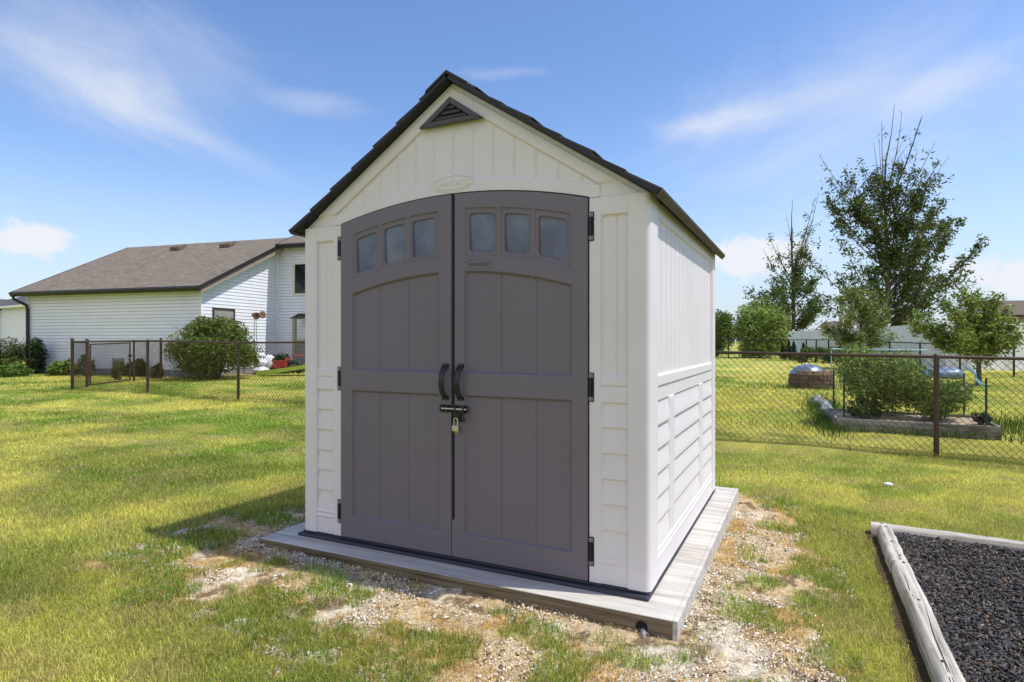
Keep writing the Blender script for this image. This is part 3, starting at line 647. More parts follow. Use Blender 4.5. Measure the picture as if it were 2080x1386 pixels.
def fence_run(root, pts, h, d, r, mat, post_r, rail_r, posts, ends=(), rail_z=None, nseg=1, name='chain_mesh'):
    Vs = []; Fs = []; o = 0
    for a, b in zip(pts[:-1], pts[1:]):
        dv = Vector((b[0]-a[0], b[1]-a[1])).normalized(); V, F = wires(None, None, a, b, zlin, h, d, r, (-dv.y, dv.x)); Vs.append(V); Fs.append(F+o); o += len(V)
    fast(name, np.concatenate(Vs), np.concatenate(Fs), None, None, mat, root)
    rl = MB(); line_ = []
    for a, b in zip(pts[:-1], pts[1:]):
        nn = max(2, int(math.hypot(b[0]-a[0], b[1]-a[1])/1.5))
        line_ += [(a[0]+(b[0]-a[0])*i/nn, a[1]+(b[1]-a[1])*i/nn) for i in range(nn)]
    line_.append(pts[-1]); rl.tube([(x, y, g1(x, y)+h-.005) for x, y in line_], rail_r, 10); rl.build('top_rail', mat, root)
    for x, y in posts:
        z = g1(x, y); MB().tube([(x, y, z-.1), (x, y, z+h+.01)], post_r, 12).lathe([(post_r*1.12, h-.03), (post_r*1.12, h+.012), (post_r*.6, h+.03), (.001, h+.034)], (x, y, z), 12).build('post', mat, root)
    for x, y in ends:
        z = g1(x, y); k = MB(); R = post_r*1.35; k.tube([(x, y, z-.1), (x, y, z+h+.06)], R, 14).lathe([(R*1.1, h+.03), (R*1.1, h+.06), (R*.8, h+.085), (R*.3, h+.098), (.001, h+.10)], (x, y, z), 14)
        for f_ in (.15, .4, .65, .9): k.tube([(x, y, z+h*f_-.012), (x, y, z+h*f_+.012)], R*1.13, 14)
        k.build('end_post', mat, root)
FY = 6.05
cf = thing('chain_link_fence', (-5, FY, -.1), 'brown chain-link fence running across the lawn behind the shed', 'fence')
px = [-11.943, -8.956, -5.95, -2.93, .08, 3.11, 6.1]
fence_run(cf, [(-14.945, FY), (7.2, FY)], 1.215, .084, .0036, FENCE, .030, .021, [(x, FY) for x in px], [(-14.945, FY)])
tw = MB(); tw.tube([(x, FY+.02, g1(x, FY)+.05) for x in np.linspace(-14.9, 7.2, 30)], .003, 5); tw.build('tension_wire', FENCE, cf)
# cross run with a gate toward the house
A0 = (-14.96, 6.12); P1 = (-15.22, 6.55); P2 = (-15.93, 8.15); P3 = (-16.41, 9.35); P4 = (-15.55, 10.15)
cg = thing('chain_link_fence', (-16.41, 9.35, -.05), 'short brown chain-link fence between the gate and the white house', 'fence')
fence_run(cg, [(-15.965, 8.23), P3, P4], 1.20, .084, .0036, FENCE, .028, .021, [(-15.965, 8.23)], [P3])
ch = thing('chain_link_fence', (P1[0], P1[1], -.08), 'narrow brown chain-link panel and post beside the gate', 'fence')
fence_run(ch, [A0, P1], 1.20, .084, .0036, FENCE, .03, .021, [], [P1])
gt = thing('fence_gate', (-15.58, 7.35, -.07), 'brown chain-link gate in the fence by the white house', 'gate')
ga = Vector((-15.265, 6.65, 0)); gb = Vector((-15.90, 8.08, 0)); gv = (gb-ga).normalized()
V, F = wires(None, None, ga[:2], gb[:2], zlin, 1.08, .084, .0036, (-gv.y, gv.x)); V[:, 2] += .04; fast('chain_mesh', V, F, None, None, FENCE, gt)
fm = MB()
def P3d(v, z): return (v.x, v.y, g1(v.x, v.y)+z)
fm.tube([P3d(ga, .05), P3d(ga, 1.15)], .021, 10).tube([P3d(gb, .05), P3d(gb, 1.15)], .021, 10).tube([P3d(ga, 1.14), P3d(gb, 1.14)], .019, 10).tube([P3d(ga, .07), P3d(gb, .07)], .019, 10); fm.build('gate_frame', FENCE, gt)
fl_ = MB(); c_ = gb-gv*.02; fl_.box(c_.x-.05, c_.x+.05, c_.y-.03, c_.y+.03, g1(c_.x, c_.y)+.74, g1(c_.x, c_.y)+.80); fl_.tube([P3d(gb, .77), P3d(gb+gv*.1, .77)], .012, 8); fl_.build('gate_latch', BLACK, gt)
# far black chain-link
bf = thing('chain_link_fence', (*at(1869, 24.3), -.2), 'black chain-link fence across the far end of the yard', 'fence')
bl = [(1452, 37.6), (1480, 37.3), (1595, 35.8), (1638, 34.2), (1658, 33.4), (1683, 32), (1765, 28), (1807, 26.4), (1869, 24.3), (1950, 23.6), (2059.5, 22.2), (2140, 21.5)]
bp = [at(u, Z_) for u, Z_ in bl]; fence_run(bf, bp, 1.22, .12, .003, BLKF, .036, .022, bp)

# ------------------------------------------------------------------ vinyl privacy fence
vf = thing('vinyl_fence', (*at(1925, 25.6), -.1), 'white vinyl privacy fence with capped posts behind the trees', 'fence')
VT = 1.92
def vz(u): return 947/(19+.052*(u-1595))
run1 = [at(u, vz(u)) for u in (1589, 1611.7, 1628, 1645, 1664, 1686, 1710, 1737, 1768, 1804, 1847, 1890, 1925)]
a_, b_ = Vector(at(1925, 25.6)), Vector(at(2180, 25.6)); nb = 6; run2 = [tuple(a_+(b_-a_)*i/nb) for i in range(nb+1)]
allp = run1+run2[1:]
for i, (x, y) in enumerate(allp):
    z = g1(x, y); vp = MB(); vp.box(x-.064, x+.064, y-.064, y+.064, z-.05, VT+.04)
    po = vp.build('post', VINYL, vf); cp = MB()
    if i < len(run1): cp.box(x-.085, x+.085, y-.085, y+.085, VT+.041, VT+.075); cp.lathe([(.11, VT+.076), (.06, VT+.125), (.001, VT+.14)], (x, y, 0), 4, Matrix.Rotation(PI/4, 3, 'Z')); cp.build('post_cap', TRIMW, po)
for a, b in zip(allp[:-1], allp[1:]):
    A_, B_ = Vector((*a, 0)), Vector((*b, 0)); d = (B_-A_); L = d.length; d.normalize(); ang = math.atan2(d.y, d.x); zb = min(g1(*a), g1(*b)); M = Matrix.Translation(A_) @ Matrix.Rotation(ang, 4, 'Z'); vb = MB()
    nbd = 12; w = (L-.14)/nbd
    for k in range(nbd): vb.box(.07+k*w, .07+(k+1)*w-.006, -.011, .011, zb+.05, VT-.13, M)
    vb.box(.065, L-.065, -.022, .022, VT-.129, VT, M); vb.box(.065, L-.065, -.022, .022, zb-.02, zb+.13, M)
    vb.build('fence_panel', VINYL, vf)

# ------------------------------------------------------------------ houses
def course(mb, f, a0, a1, z0, z1, cz=.1145, lip=.016, clip=None):
    z = z0
    while z < z1-1e-6:
        zt = min(z+cz, z1); b0, b1 = (a0, a1) if clip is None else clip(z); c0, c1 = (a0, a1) if clip is None else clip(zt)
        if b1-b0 > .02:
            c0, c1 = max(c0, b0), min(c1, b1)
            if c1 <= c0: c0 = c1 = (b0+b1)/2
            zg = zt-cz*.075; mb.add([f(b0, lip, z), f(b1, lip, z), f(c1, .004, zg), f(c0, .004, zg), f(b0, -.03, z), f(b1, -.03, z), f(c1, -.03, zt), f(c0, -.03, zt)], [(0, 1, 2, 3), (4, 5, 1, 0), (3, 2, 6, 7)])
        z = zt
G = Vector((-15.87, 10.34, 0)); HA = 8.36*PI/180
E1 = Vector((math.cos(HA), math.sin(HA), 0)); E2 = Vector((-math.sin(HA), math.cos(HA), 0))
def HL(a, b, z): v = G+E1*a+E2*b; return (v.x, v.y, z)
house = thing('house', (G.x, G.y, -.02), 'white sided house with brown shingle roof and attached garage at left', 'house')
GD = 8.6; GL = 7.88; EZ = 2.98; RB = GD/2; RS_ = .494; RZ = EZ+RB*RS_
fd = MB(); fd.prism([(-GL, .0), (-.0, .0), (-.0, GD), (-GL, GD)], lambda a, b: HL(a, b, -.35), lambda a, b: HL(a, b, .20)); fd.prism([(.01, 3.64), (9, 3.64), (9, 11.6), (.01, 11.6)], lambda a, b: HL(a, b, -.35), lambda a, b: HL(a, b, .20)); fd.build('foundation', CONC, house)
fo = lambda a, o, z: HL(a, -o, z); si = lambda b, o, z: HL(o, b, z); lf = lambda b, o, z: HL(-GL-o, GD-b, z); bk_ = lambda a, o, z: HL(-a, GD+o, z); mf = lambda a, o, z: HL(a, 3.63-o, z)
def gclip(z): return (max(0, (z-EZ+.06)/RS_), GD-max(0, (z-EZ+.06)/RS_))
w1 = MB(); course(w1, fo, -GL, 0, .2, EZ-.06); w1.build('garage_wall', SIDING, house)
w2 = MB(); course(w2, si, 0, GD, .2, RZ-.05, clip=gclip); w2.build('garage_wall', SIDING, house)
w3 = MB(); course(w3, lf, 0, GD, .2, RZ-.05, clip=gclip); course(w3, bk_, 0, GL, .2, EZ-.06); w3.build('garage_wall', SIDING, house)
MZ = 4.72; w4 = MB(); course(w4, mf, .005, 9, .2, MZ); w4.build('house_wall', SIDING, house)
w5 = MB(); course(w5, lambda b, o, z: HL(9+o, 3.63+b, z), 0, 8, .2, MZ+8*.25, clip=lambda z: (max(0, (z-MZ)/.47), 8-max(0, (z-MZ)/.47))); course(w5, lambda a, o, z: HL(9-a, 11.63+o, z), 0, 9, .2, MZ)
course(w5, lambda b, o, z: HL(.0-o, 11.63-b, z), 0, 8, .2, MZ+8*.25, clip=lambda z: (max(0, (z-MZ)/.47), 8-max(0, (z-MZ)/.47))); w5.build('house_wall', SIDING, house)
for a, b in ((0, 0), (-GL, 0)): MB().prism([(a-.045, b-.03), (a+.03, b-.03), (a+.03, b+.045), (a-.045, b+.045)], lambda p, q: HL(p, q, .2), lambda p, q: HL(p, q, EZ-.1)).build('corner_trim', TRIMW, house)
ct = MB(); ct.prism([(.018, 3.55), (.075, 3.55), (.075, 3.625), (.018, 3.625)], lambda p, q: HL(p, q, .2), lambda p, q: HL(p, q, MZ)); ct.build('corner_trim', TRIMW, house)
def gable_roof(a0, a1, b0, b1, ez, slope, mat, oe=.32, orr=.3, th=.09, parent=None, name='roof', ff=HL, trim=GUT):
    mid = (b0+b1)/2; hb = mid-b0+oe; rz = ez+(mid-b0)*slope; out = None
    for sg in (-1, 1):
        # slab with its own local frame so the shingle courses follow the slope
        e = Vector(ff(a0-orr, mid+sg*hb, rz-hb*slope)); r = Vector(ff(a0-orr, mid, rz)); e2 = Vector(ff(a1+orr, mid+sg*hb, rz-hb*slope))
        xx = (e2-e).normalized(); yy = (r-e).normalized(); zz = xx.cross(yy)
        if zz.z < 0: zz = -zz
        Mx = Matrix((( xx.x, yy.x, zz.x, e.x), (xx.y, yy.y, zz.y, e.y), (xx.z, yy.z, zz.z, e.z), (0, 0, 0, 1)))
        LL = (e2-e).length; SLp = (r-e).length; mb = MB(); mb.box(0, LL, 0, SLp, 0.0, th)
        o = mb.build(name, mat); o.parent = parent; o.matrix_parent_inverse = parent.matrix_basis.inverted(); o.matrix_basis = Mx
        tr = MB(); tr.box(-.02, LL+.02, -.10, -.002, -.06, th-.01); tr.box(-.03, -.003, -.10, SLp, -.02, th+.012); tr.box(LL+.003, LL+.03, -.10, SLp, -.02, th+.012); t = tr.build('fascia', trim); t.parent = o
        if out is None: out = o
    return out
def MBpoly(): return MB()
rf = gable_roof(-GL, 0, 0, GD, EZ, RS_, SHING, parent=house)
rake = MB()
for p, q in ((-.3, RB), ):
    rake.prism([(-.32, EZ-.32*RS_-.02), (RB, RZ-.02), (RB, RZ-.20), (-.32, EZ-.32*RS_-.17)], lambda b, z: HL(.26, b, z), lambda b, z: HL(.293, b, z))
rake.build('rake_board', TANP, house)
sf = MB(); sf.prism([(-GL-.25, -.36), (.25, -.36), (.25, -.02), (-GL-.25, -.02)], lambda a, b: HL(a, b, EZ-.165), lambda a, b: HL(a, b, EZ-.15)); sf.build('soffit', CREAM, house)
rm = gable_roof(.30, 9.3, 3.63, 11.63, MZ+.12, .47, SHING, orr=.0, parent=house)
for a in (-4.75, -2.28):
    v = MB(); b = 3.55; z = EZ+b*RS_+.08; v.prism([(b-.14, z-.02), (b-.14, z+.10), (b+.22, z+.27), (b+.22, z+.12)], lambda q, zz: HL(a-.24, q, zz), lambda q, zz: HL(a+.24, q, zz)); v.build('roof_vent', SHINGB, house)
ds = MB(); q = lambda a, b, z: HL(a, b, z); ds.tube([q(-GL-.13, -.42, EZ-.22), q(-GL-.13, -.40, EZ-.34), q(-GL+.06, -.10, EZ-.55), q(-GL+.07, -.075, EZ-.75), q(-GL+.07, -.07, .15)], .05, 8); ds.build('downspout', GUT, house)
def window(parent, ff, a0, a1, z0, z1, fw=.07, fm=TRIMW, pm=DGLASS, mull=False):
    m = MB()
    for p in ((a0-fw, a0, z0-fw, z1+fw), (a1, a1+fw, z0-fw, z1+fw), (a0+.0005, a1-.0005, z1, z1+fw), (a0+.0005, a1-.0005, z0-fw, z0)):
        m.prism([(p[0], p[2]), (p[1], p[2]), (p[1], p[3]), (p[0], p[3])], lambda a, z: ff(a, .012, z), lambda a, z: ff(a, .05, z))
    o = m.build('window', fm, parent); g = MB(); g.prism([(a0, z0), (a1, z0), (a1, z1), (a0, z1)], lambda a, z: ff(a, .018, z), lambda a, z: ff(a, .024, z)); g.build('pane', pm, o)
    return o
window(house, si, .50, 1.38, 1.28, 2.20, .05, FENCE, CURT)
window(house, mf, .83, 2.1, 2.93, 4.02, .085, CREAM)
dw = window(house, mf, .86, 2.0, .25, 1.17, .10, CREAM, CURT)
pc = MB(); pc.prism([(1.12, 1.95), (1.5, 2.14), (3.4, 2.14), (3.4, 2.04), (1.55, 2.02)], lambda a, z: HL(a, 3.55, z), lambda a, z: HL(a, 2.9, z)); pc.build('porch_roof', GUT, house)
pw = MB(); pw.prism([(1.24, .2), (1.36, .2), (1.36, 1.98), (1.24, 1.98)], lambda a, z: HL(a, 3.02, z), lambda a, z: HL(a, 2.92, z)); pw.build('porch_post', TANP, house)
# twin floodlight on a thin stand by the garage window
lx, ly, _ = HL(.45, 1.95, 0); fl2 = thing('yard_lamp', (lx, ly, 0), 'brown twin headed lamp on a thin stand beside the garage window', 'lamp')
s_ = MB(); s_.tube([(lx-.09, ly, 0), (lx-.05, ly, 1.95)], .014, 8).tube([(lx+.12, ly, 0), (lx+.03, ly, 1.95)], .014, 8).tube([(lx-.09, ly, .7), (lx+.10, ly, .7)], .010, 6); s_.build('stand', STEEL, fl2)
for dx, tl in ((-.02, .2), (.28, -.1)):
    k = MB(); M = Matrix.Rotation(PI/2+tl, 3, 'Y') @ Matrix.Rotation(.3, 3, 'X'); k.lathe([(.02, -.16), (.07, -.14), (.10, -.02), (.13, .12), (.12, .13), (.02, .09)], (lx+dx, ly, 2.05), 12, M); k.build('lamp_head', LAMPB, fl2)

def small_house(u, Z_, rz, wdt, dpt, ez, slope, wall, roofm, label, wing=None, wins=()):
    x, y = at(u, Z_); z = g1(x, y); base = Vector((x, y, 0)); ca, sa = math.cos(rz), math.sin(rz)
    ff = lambda a, b, zz: (x+a*ca-b*sa, y+a*sa+b*ca, zz)
    t = thing('house', (x, y, z), label, 'house')
    m = MB(); r_ = ez+dpt/2*slope
    course(m, lambda a, o, zz: ff(a, -o, zz), 0, wdt, z-.2, ez, .2, .02); course(m, lambda b, o, zz: ff(wdt+o, b, zz), 0, dpt, z-.2, r_, .2, .02, lambda zz: (max(0, (zz-ez)/slope), dpt-max(0, (zz-ez)/slope)))
    course(m, lambda b, o, zz: ff(-o, dpt-b, zz), 0, dpt, z-.2, r_, .2, .02, lambda zz: (max(0, (zz-ez)/slope), dpt-max(0, (zz-ez)/slope))); course(m, lambda a, o, zz: ff(wdt-a, dpt+o, zz), 0, wdt, z-.2, ez, .2, .02); m.build('wall', wall, t)
    gable_roof(0, wdt, 0, dpt, ez+.05, slope, roofm, .4, .3, .12, t, 'roof', ff, TRIMW if wall is SIDW else GUT)
    for a0, a1, z0, z1 in wins: window(t, lambda a, o, zz: ff(a, -o, zz), a0, a1, z0, z1, .1)
    if wing:
        w0, w1_, out_, wz = wing; mm = MB(); mid = (w0+w1_)/2; fr_ = lambda a, o, zz: ff(a, -out_-o, zz); s2 = .55
        course(mm, fr_, w0, w1_, z-.2, wz+(mid-w0)*s2, .2, .02, lambda zz: (w0+max(0, (zz-wz)/s2), w1_-max(0, (zz-wz)/s2)))
        course(mm, lambda b, o, zz: ff(w1_+o, -out_+b, zz), 0, out_, z-.2, wz, .2, .02); course(mm, lambda b, o, zz: ff(w0-o, -b, zz), 0, out_, z-.2, wz, .2, .02); mm.build('wing_wall', wall, t)
        gable_roof(-.35, out_+2.2, w0, w1_, wz+.05, s2, roofm, .25, .25, .12, t, 'roof', lambda a, b, zz: ff(b, -out_+a, zz), TRIMW)
        window(t, fr_, w0+.75, w0+1.2, wz-1.3, wz-.15, .1)
    return t
small_house(-60, 55, -.12, 15, 9, 4.0, .33, SIDW, SHINGD, 'distant white house with grey roof left of the garage', wing=(4.0, 7.2, 2.2, 3.75))
small_house(2028, 62, .15, 14, 9, 3.8, .35, TANP, SHINGB, 'distant tan house with brown roof above the vinyl fence', wins=((.75, 1.55, 2.55, 3.5), (4, 5, 2.5, 3.5)))
small_house(1656, 96, -.4, 12, 9, 2.6, .35, TANP, SHINGB, 'far brown roofed house seen between the tall trees')
wf = thing('wooden_fence', (*at(1440, 66), 0), 'grey wooden fence far off beside the shed wall', 'fence')
for i in range(26):
    x, y = at(1412+i*2.2, 66); z = g1(x, y); MB().box(x-.055, x+.055, y-.012, y+.012, z, z+1.0).build('picket', BEDW, wf)

# ------------------------------------------------------------------ plants
def leaf_mesh(name, P, size, col, parent, droop=0, aspect=.55, mat=LEAF, up=.0):
    P = np.asarray(P); n = len(P); t1 = rng.normal(size=(n, 3)); t1[:, 2] = t1[:, 2]*.8-droop+up; t1 /= np.linalg.norm(t1, axis=1)[:, None]; t2 = rng.normal(size=(n, 3)); t2 -= t1*(t1*t2).sum(1)[:, None]; t2 /= np.linalg.norm(t2, axis=1)[:, None]
    t3 = np.cross(t1, t2); s = size*(.6+.8*rng.random(n)); A_ = t1*s[:, None]; B_ = t2*(s*aspect)[:, None]; C_ = t3*(s*.18)[:, None]
    V = np.stack([P-A_, P-A_*.1+B_*.5+C_, P+A_, P-A_*.1-B_*.5+C_], 1).reshape(-1, 3); k = np.arange(n)*4
    c = np.asarray(col)[None]*(np.ones((n, 1))) if np.ndim(col) == 1 else col
    c = c*(.6+.8*rng.random(n)[:, None]); return fast(name, V, np.stack([k, k+1, k+2, k+3], 1), None, np.repeat(c, 4, 0), mat, parent)
def lump_pts(n, c, rx, ry, rz, seed, inner=.45, lumps=9, hollow=True):
    r = np.random.default_rng(seed); cs = r.normal(size=(lumps, 3)); cs /= np.linalg.norm(cs, axis=1)[:, None]; rr = .26+.26*r.random(lumps); cc = cs*(1-rr*.85)[:, None]
    k = r.integers(0, lumps+2, n); d = r.normal(size=(n, 3)); d /= np.linalg.norm(d, axis=1)[:, None]; q = r.random(n)**.42
    P = np.where((k < lumps)[:, None], cc[np.minimum(k, lumps-1)]+d*(rr[np.minimum(k, lumps-1)]*q)[:, None], d*(.72*q)[:, None])
    return np.array(c)[None]+P*np.array([rx, ry, rz])[None]
def bush(name, u, Z_, w, h, n, leaf, col, label, cat, group=None, base=None, seed=1, lumps=10, dz=.5, two=None, droop=0, depth=None):
    x, y = at(u, Z_); z = g1(x, y); t = thing(name, (x, y, z), label, cat, group); rz = h*.52
    P = lump_pts(n, (x, y, z+h*.45), w/2, (depth or w)/2, rz*1.06, seed, lumps=lumps); P = P[P[:, 2] > z+.02]
    col = np.array(col); c = np.where((rng.random(len(P)) < .3)[:, None], np.array(two if two else col*1.4), col)
    hfac = np.ones(len(P)); leaf_mesh('foliage', P, leaf, c, t, droop)
    st = MB()
    for k in range(7):
        a = rng.random()*2*PI; e = .30+.15*rng.random(); st.tube([(x+.04*math.cos(a), y+.04*math.sin(a), z-.05), (x+w*.15*math.cos(a), y+w*.15*math.sin(a), z+h*.3), (x+w*e*math.cos(a), y+w*e*math.sin(a), z+h*(.6+.25*rng.random()))], [.018*h, .012*h, .004*h], 5)
    st.build('stem', BARK, t); return t
DKG = (.040, .072, .014); MIDG = (.070, .125, .020); LTG = (.125, .20, .035); YLG = (.17, .235, .045)
bush('bush', 440, 18.6, 2.75, 1.95, 19000, .058, (.115, .165, .026), 'large rounded green bush in front of the garage side wall', 'bush', seed=3, lumps=22, two=(.19, .235, .04))
bush('bush', 10, 20.5, 1.6, 1.55, 6000, .05, (.045, .075, .012), 'dark evergreen shrub at the far left beside the garage', 'bush', seed=5, lumps=14, two=(.11, .13, .02))
bush('bush', 62, 20.9, 1.0, 1.35, 4000, .045, (.026, .05, .010), 'narrow dark evergreen shrub under the garage downspout', 'bush', seed=6, lumps=12)
bush('hosta', 32, 19.6, .95, .55, 700, .10, LTG, 'light green leafy plant in front of the dark evergreens', 'plant', seed=7, droop=.2)
bush('hosta', 132, 20.3, .95, .56, 800, .10, YLG, 'yellow green leafy plant against the long garage wall', 'plant', seed=8, droop=.2)
bush('shrub', 176, 20.0, .55, .75, 900, .05, MIDG, 'small green shrub behind the double gate post', 'shrub', seed=9)
bush('shrub', 240, 18.2, .38, .85, 700, .045, (.09, .14, .03), 'thin leafy shrub growing up the gate end', 'shrub', seed=10)
bush('ornamental_grass', 273, 20.0, .75, .62, 1500, .11, (.11, .16, .03), 'tuft of ornamental grass below the middle of the garage wall', 'plant', seed=12, droop=-.8)
bush('shrub', 316, 19.0, .5, .55, 700, .05, (.10, .15, .03), 'low green shrub beside the post left of the large bush', 'shrub', seed=13)
bush('shrub', 568, 21.2, .95, .72, 2600, .04, (.022, .045, .010), 'low dark shrub at the inside corner of the white house', 'shrub', seed=14)
# toys and bags by the house
def put(u, Z_): x, y = at(u, Z_); return x, y, g1(x, y)
for i, (u, Z_, dz, rx, rz_, lb) in enumerate(((531, 20.4, .13, .30, .14, 'lower white plastic bag lying beside the large bush'), (528, 20.6, .40, .25, .15, 'middle white plastic bag of the stack by the bush'), (522, 20.8, .63, .33, .12, 'topmost white plastic bag of the stack by the bush'), (545, 20.9, .42, .22, .26, 'upright pale bag next to the red plastic box'))):
    x, y, z = put(u, Z_); m = MB(); m.ball((x, y, z+dz), rx, .24, rz_, 14, 9)
    for j, v in enumerate(m.V): f_ = 1+.16*math.sin(v[0]*19+i)+.10*math.sin(v[2]*31+v[1]*17); m.V[j] = (x+(v[0]-x)*f_, y+(v[1]-y)*f_, z+dz+(v[2]-z-dz)*(f_*.9+.1))
    tag(m.build('plastic_bag', WBAG), lb, 'bag', 'bags piled by the large bush')
x, y, z = put(568, 21.0); tb = thing('toy_wagon', (x, y, z), 'red plastic toy wagon beside the white bags', 'toy')
m = MB(); M = Matrix.Translation((x, y, z)) @ Matrix.Rotation(.45, 4, 'Z') @ Matrix.Diagonal((.75, .85, .88, 1)); m.box(-.30, .34, -.22, .22, .14, .17, M); m.box(-.32, .36, -.24, -.21, .14, .52, M); m.box(-.32, .36, .21, .24, .14, .50, M); m.box(-.33, -.30, -.21, .21, .14, .44, M); m.box(.33, .42, -.21, .21, .14, .62, M); m.build('tub', RED, tb, .02)
for dx in (-.22, .25):
    for dy in (-.25, .25):
        k = MB(); k.tube([M @ Vector((dx, dy-.03, .12)), M @ Vector((dx, dy+.03, .12))], .12, 14, sm=False); k.build('wheel', BLACK, tb)
x, y, z = put(585, 19.6); sl = thing('toy_slide', (x, y, z), 'lime green plastic toy slide on the grass by the house', 'toy')
m = MB(); xs0 = np.linspace(0, 1, 12); ed = []
rv = Vector((RGT[0], RGT[1], 0)); fv = Vector((FWD[0], FWD[1], 0)); o_ = Vector((x, y, z))
for i in range(11):
    p = lambda t: o_ + rv*(-.95+1.75*t) + Vector((0, 0, .04+.24*t**1.3)); a, b = p(i/11), p((i+1)/11)
    for off0, off1, h0 in ((-.22, .22, .0), (-.25, -.22, .10), (.22, .25, .10)): m.add([a+fv*off0, b+fv*off0, b+fv*off1, a+fv*off1, a+fv*off0+Vector((0, 0, .03+h0)), b+fv*off0+Vector((0, 0, .03+h0)), b+fv*off1+Vector((0, 0, .03+h0)), a+fv*off1+Vector((0, 0, .03+h0))], [(3, 2, 1, 0), (4, 5, 6, 7), (0, 1, 5, 4), (2, 3, 7, 6), (1, 2, 6, 5), (3, 0, 4, 7)])
m.build('chute', LIME, sl); m = MB(); e_ = o_+rv*.85
for s in (-.2, .2): m.tube([e_+fv*s, e_+fv*s+Vector((0, 0, .62))], .03, 8)
for zz in (.15, .32, .48): m.tube([e_-fv*.2+Vector((0, 0, zz)), e_+fv*.2+Vector((0, 0, zz))], .02, 8)
m.build('ladder', DGRN, sl)
x, y, z = put(598, 20.9); rt = thing('toy_tricycle', (x, y, z), 'dark teal toy tricycle behind the lime slide', 'toy')
m = MB(); m.tube([(x-.28, y, z+.30), (x-.05, y, z+.38), (x+.22, y, z+.40)], .06, 10).tube([(x+.22, y, z+.16), (x+.20, y, z+.62)], .025, 8).box(x-.22, x-.02, y-.12, y+.12, z+.42, z+.47); m.build('frame', TEALD, rt, .01)
m = MB(); m.tube([(x+.20, y-.2, z+.62), (x+.20, y+.2, z+.62)], .022, 8); m.build('handlebar', RED, rt)
for dx, dy, r_ in ((.22, 0, .17), (-.25, -.18, .12), (-.25, .18, .12)):
    m = MB(); m.tube([(x+dx, y+dy-.03, z+r_), (x+dx, y+dy+.03, z+r_)], r_, 16, sm=False); m.build('wheel', BLACK, rt)
gp = [at(u, Z_) for u, Z_ in ((478, 20.2), (540, 20.0), (556, 21.6), (480, 21.6))]; gc_ = np.array(gp); N = 12
uu, vv = np.meshgrid(np.linspace(0, 1, N), np.linspace(0, 1, N)); uu = uu.ravel()[:, None]; vv = vv.ravel()[:, None]
xy = (gc_[0]*(1-uu)+gc_[1]*uu)*(1-vv)+(gc_[3]*(1-uu)+gc_[2]*uu)*vv; ii = (np.arange(N-1)[:, None]*N+np.arange(N-1)[None]).ravel()
tag(fast('gravel_patch', np.concatenate([xy, (gz(xy[:, 0], xy[:, 1])+.03)[:, None]], 1), np.stack([ii, ii+1, ii+N+1, ii+N], 1), None, None, SAND), kind='structure')

# raised bed with shrubs, stakes
bd = thing('raised_bed', (3.05, 8.5, -.25), 'grey weathered raised garden bed beyond the brown fence', 'raised bed')
def board(p, q, z0, z1, th=.038): 
    P_, Q_ = Vector((*p, 0)), Vector((*q, 0)); d = Q_-P_; M = Matrix.Translation(P_) @ Matrix.Rotation(math.atan2(d.y, d.x), 4, 'Z'); return MB().box(0, d.length, -th/2, th/2, z0, z1, M)
bc = [(2.12, 7.83), (4.12, 7.75), (4.10, 9.05), (2.03, 9.20)]
for i, (a, b) in enumerate(((0, 1), (1, 2), (2, 3), (3, 0))): board(bc[a], bc[b], -.33, -.045+.004*i).build('side_board', BEDW, bd, .003)
N = 24; uu, vv = np.meshgrid(np.linspace(.01, .99, N), np.linspace(.012, .988, N)); uu = uu.ravel()[:, None]; vv = vv.ravel()[:, None]; b4 = np.array(bc)
xy = (b4[0]*(1-uu)+b4[1]*uu)*(1-vv)+(b4[3]*(1-uu)+b4[2]*uu)*vv; ii = (np.arange(N-1)[:, None]*N+np.arange(N-1)[None]).ravel()
zc = -.085+.05*(fbm(xy[:, 0]*5, xy[:, 1]*5, 141, 3)-.3); fast('wood_chip_fill', np.concatenate([xy, zc[:, None]], 1), np.stack([ii, ii+1, ii+N+1, ii+N], 1), None, None, WCHIP, bd, True)
def shrub_at(name, x, y, z, w, h, n, leaf, col, label, seed, two, zoff=.5, lumps=14, droop=0, cat='shrub'):
    t = thing(name, (x, y, z), label, cat); P = lump_pts(n, (x, y, z+h*zoff), w/2, w/2, h*.54, seed, lumps=lumps); P = P[P[:, 2] > z+.03]
    c = np.where((rng.random(len(P)) < .35)[:, None], np.array(two), np.array(col)); leaf_mesh('foliage', P, leaf, c, t, droop); st = MB()
    for k in range(11):
        a = rng.random()*2*PI; e = .2+.3*rng.random(); st.tube([(x+.03*math.cos(a), y+.03*math.sin(a), z-.04), (x+w*e*.5*math.cos(a), y+w*e*.5*math.sin(a), z+h*.4), (x+w*e*math.cos(a), y+w*e*math.sin(a), z+h*(.7+.3*rng.random()))], [.010, .007, .003], 5)
    st.build('stem', BARK, t); return t
shrub_at('leafy_shrub', 2.74, 8.75, -.07, 1.55, 1.20, 9500, .038, (.135, .20, .036), 'tall dense leafy shrub in the left of the raised bed', 21, (.30, .37, .09))
shrub_at('leafy_shrub', 3.52, 8.45, -.07, 1.05, .66, 3000, .038, (.16, .235, .04), 'lower spreading shrub in the right of the raised bed', 22, (.14, .20, .045))
shrub_at('leafy_shrub', 2.52, 8.15, -.07, .55, .32, 1000, .035, (.055, .105, .018), 'low leafy plant at the front left of the raised bed', 23, (.10, .16, .03))
shrub_at('dark_plant', 4.0, 8.2, -.07, .26, .18, 350, .03, (.03, .04, .02), 'small dark plant in the right front corner of the raised bed', 24, (.06, .05, .03))
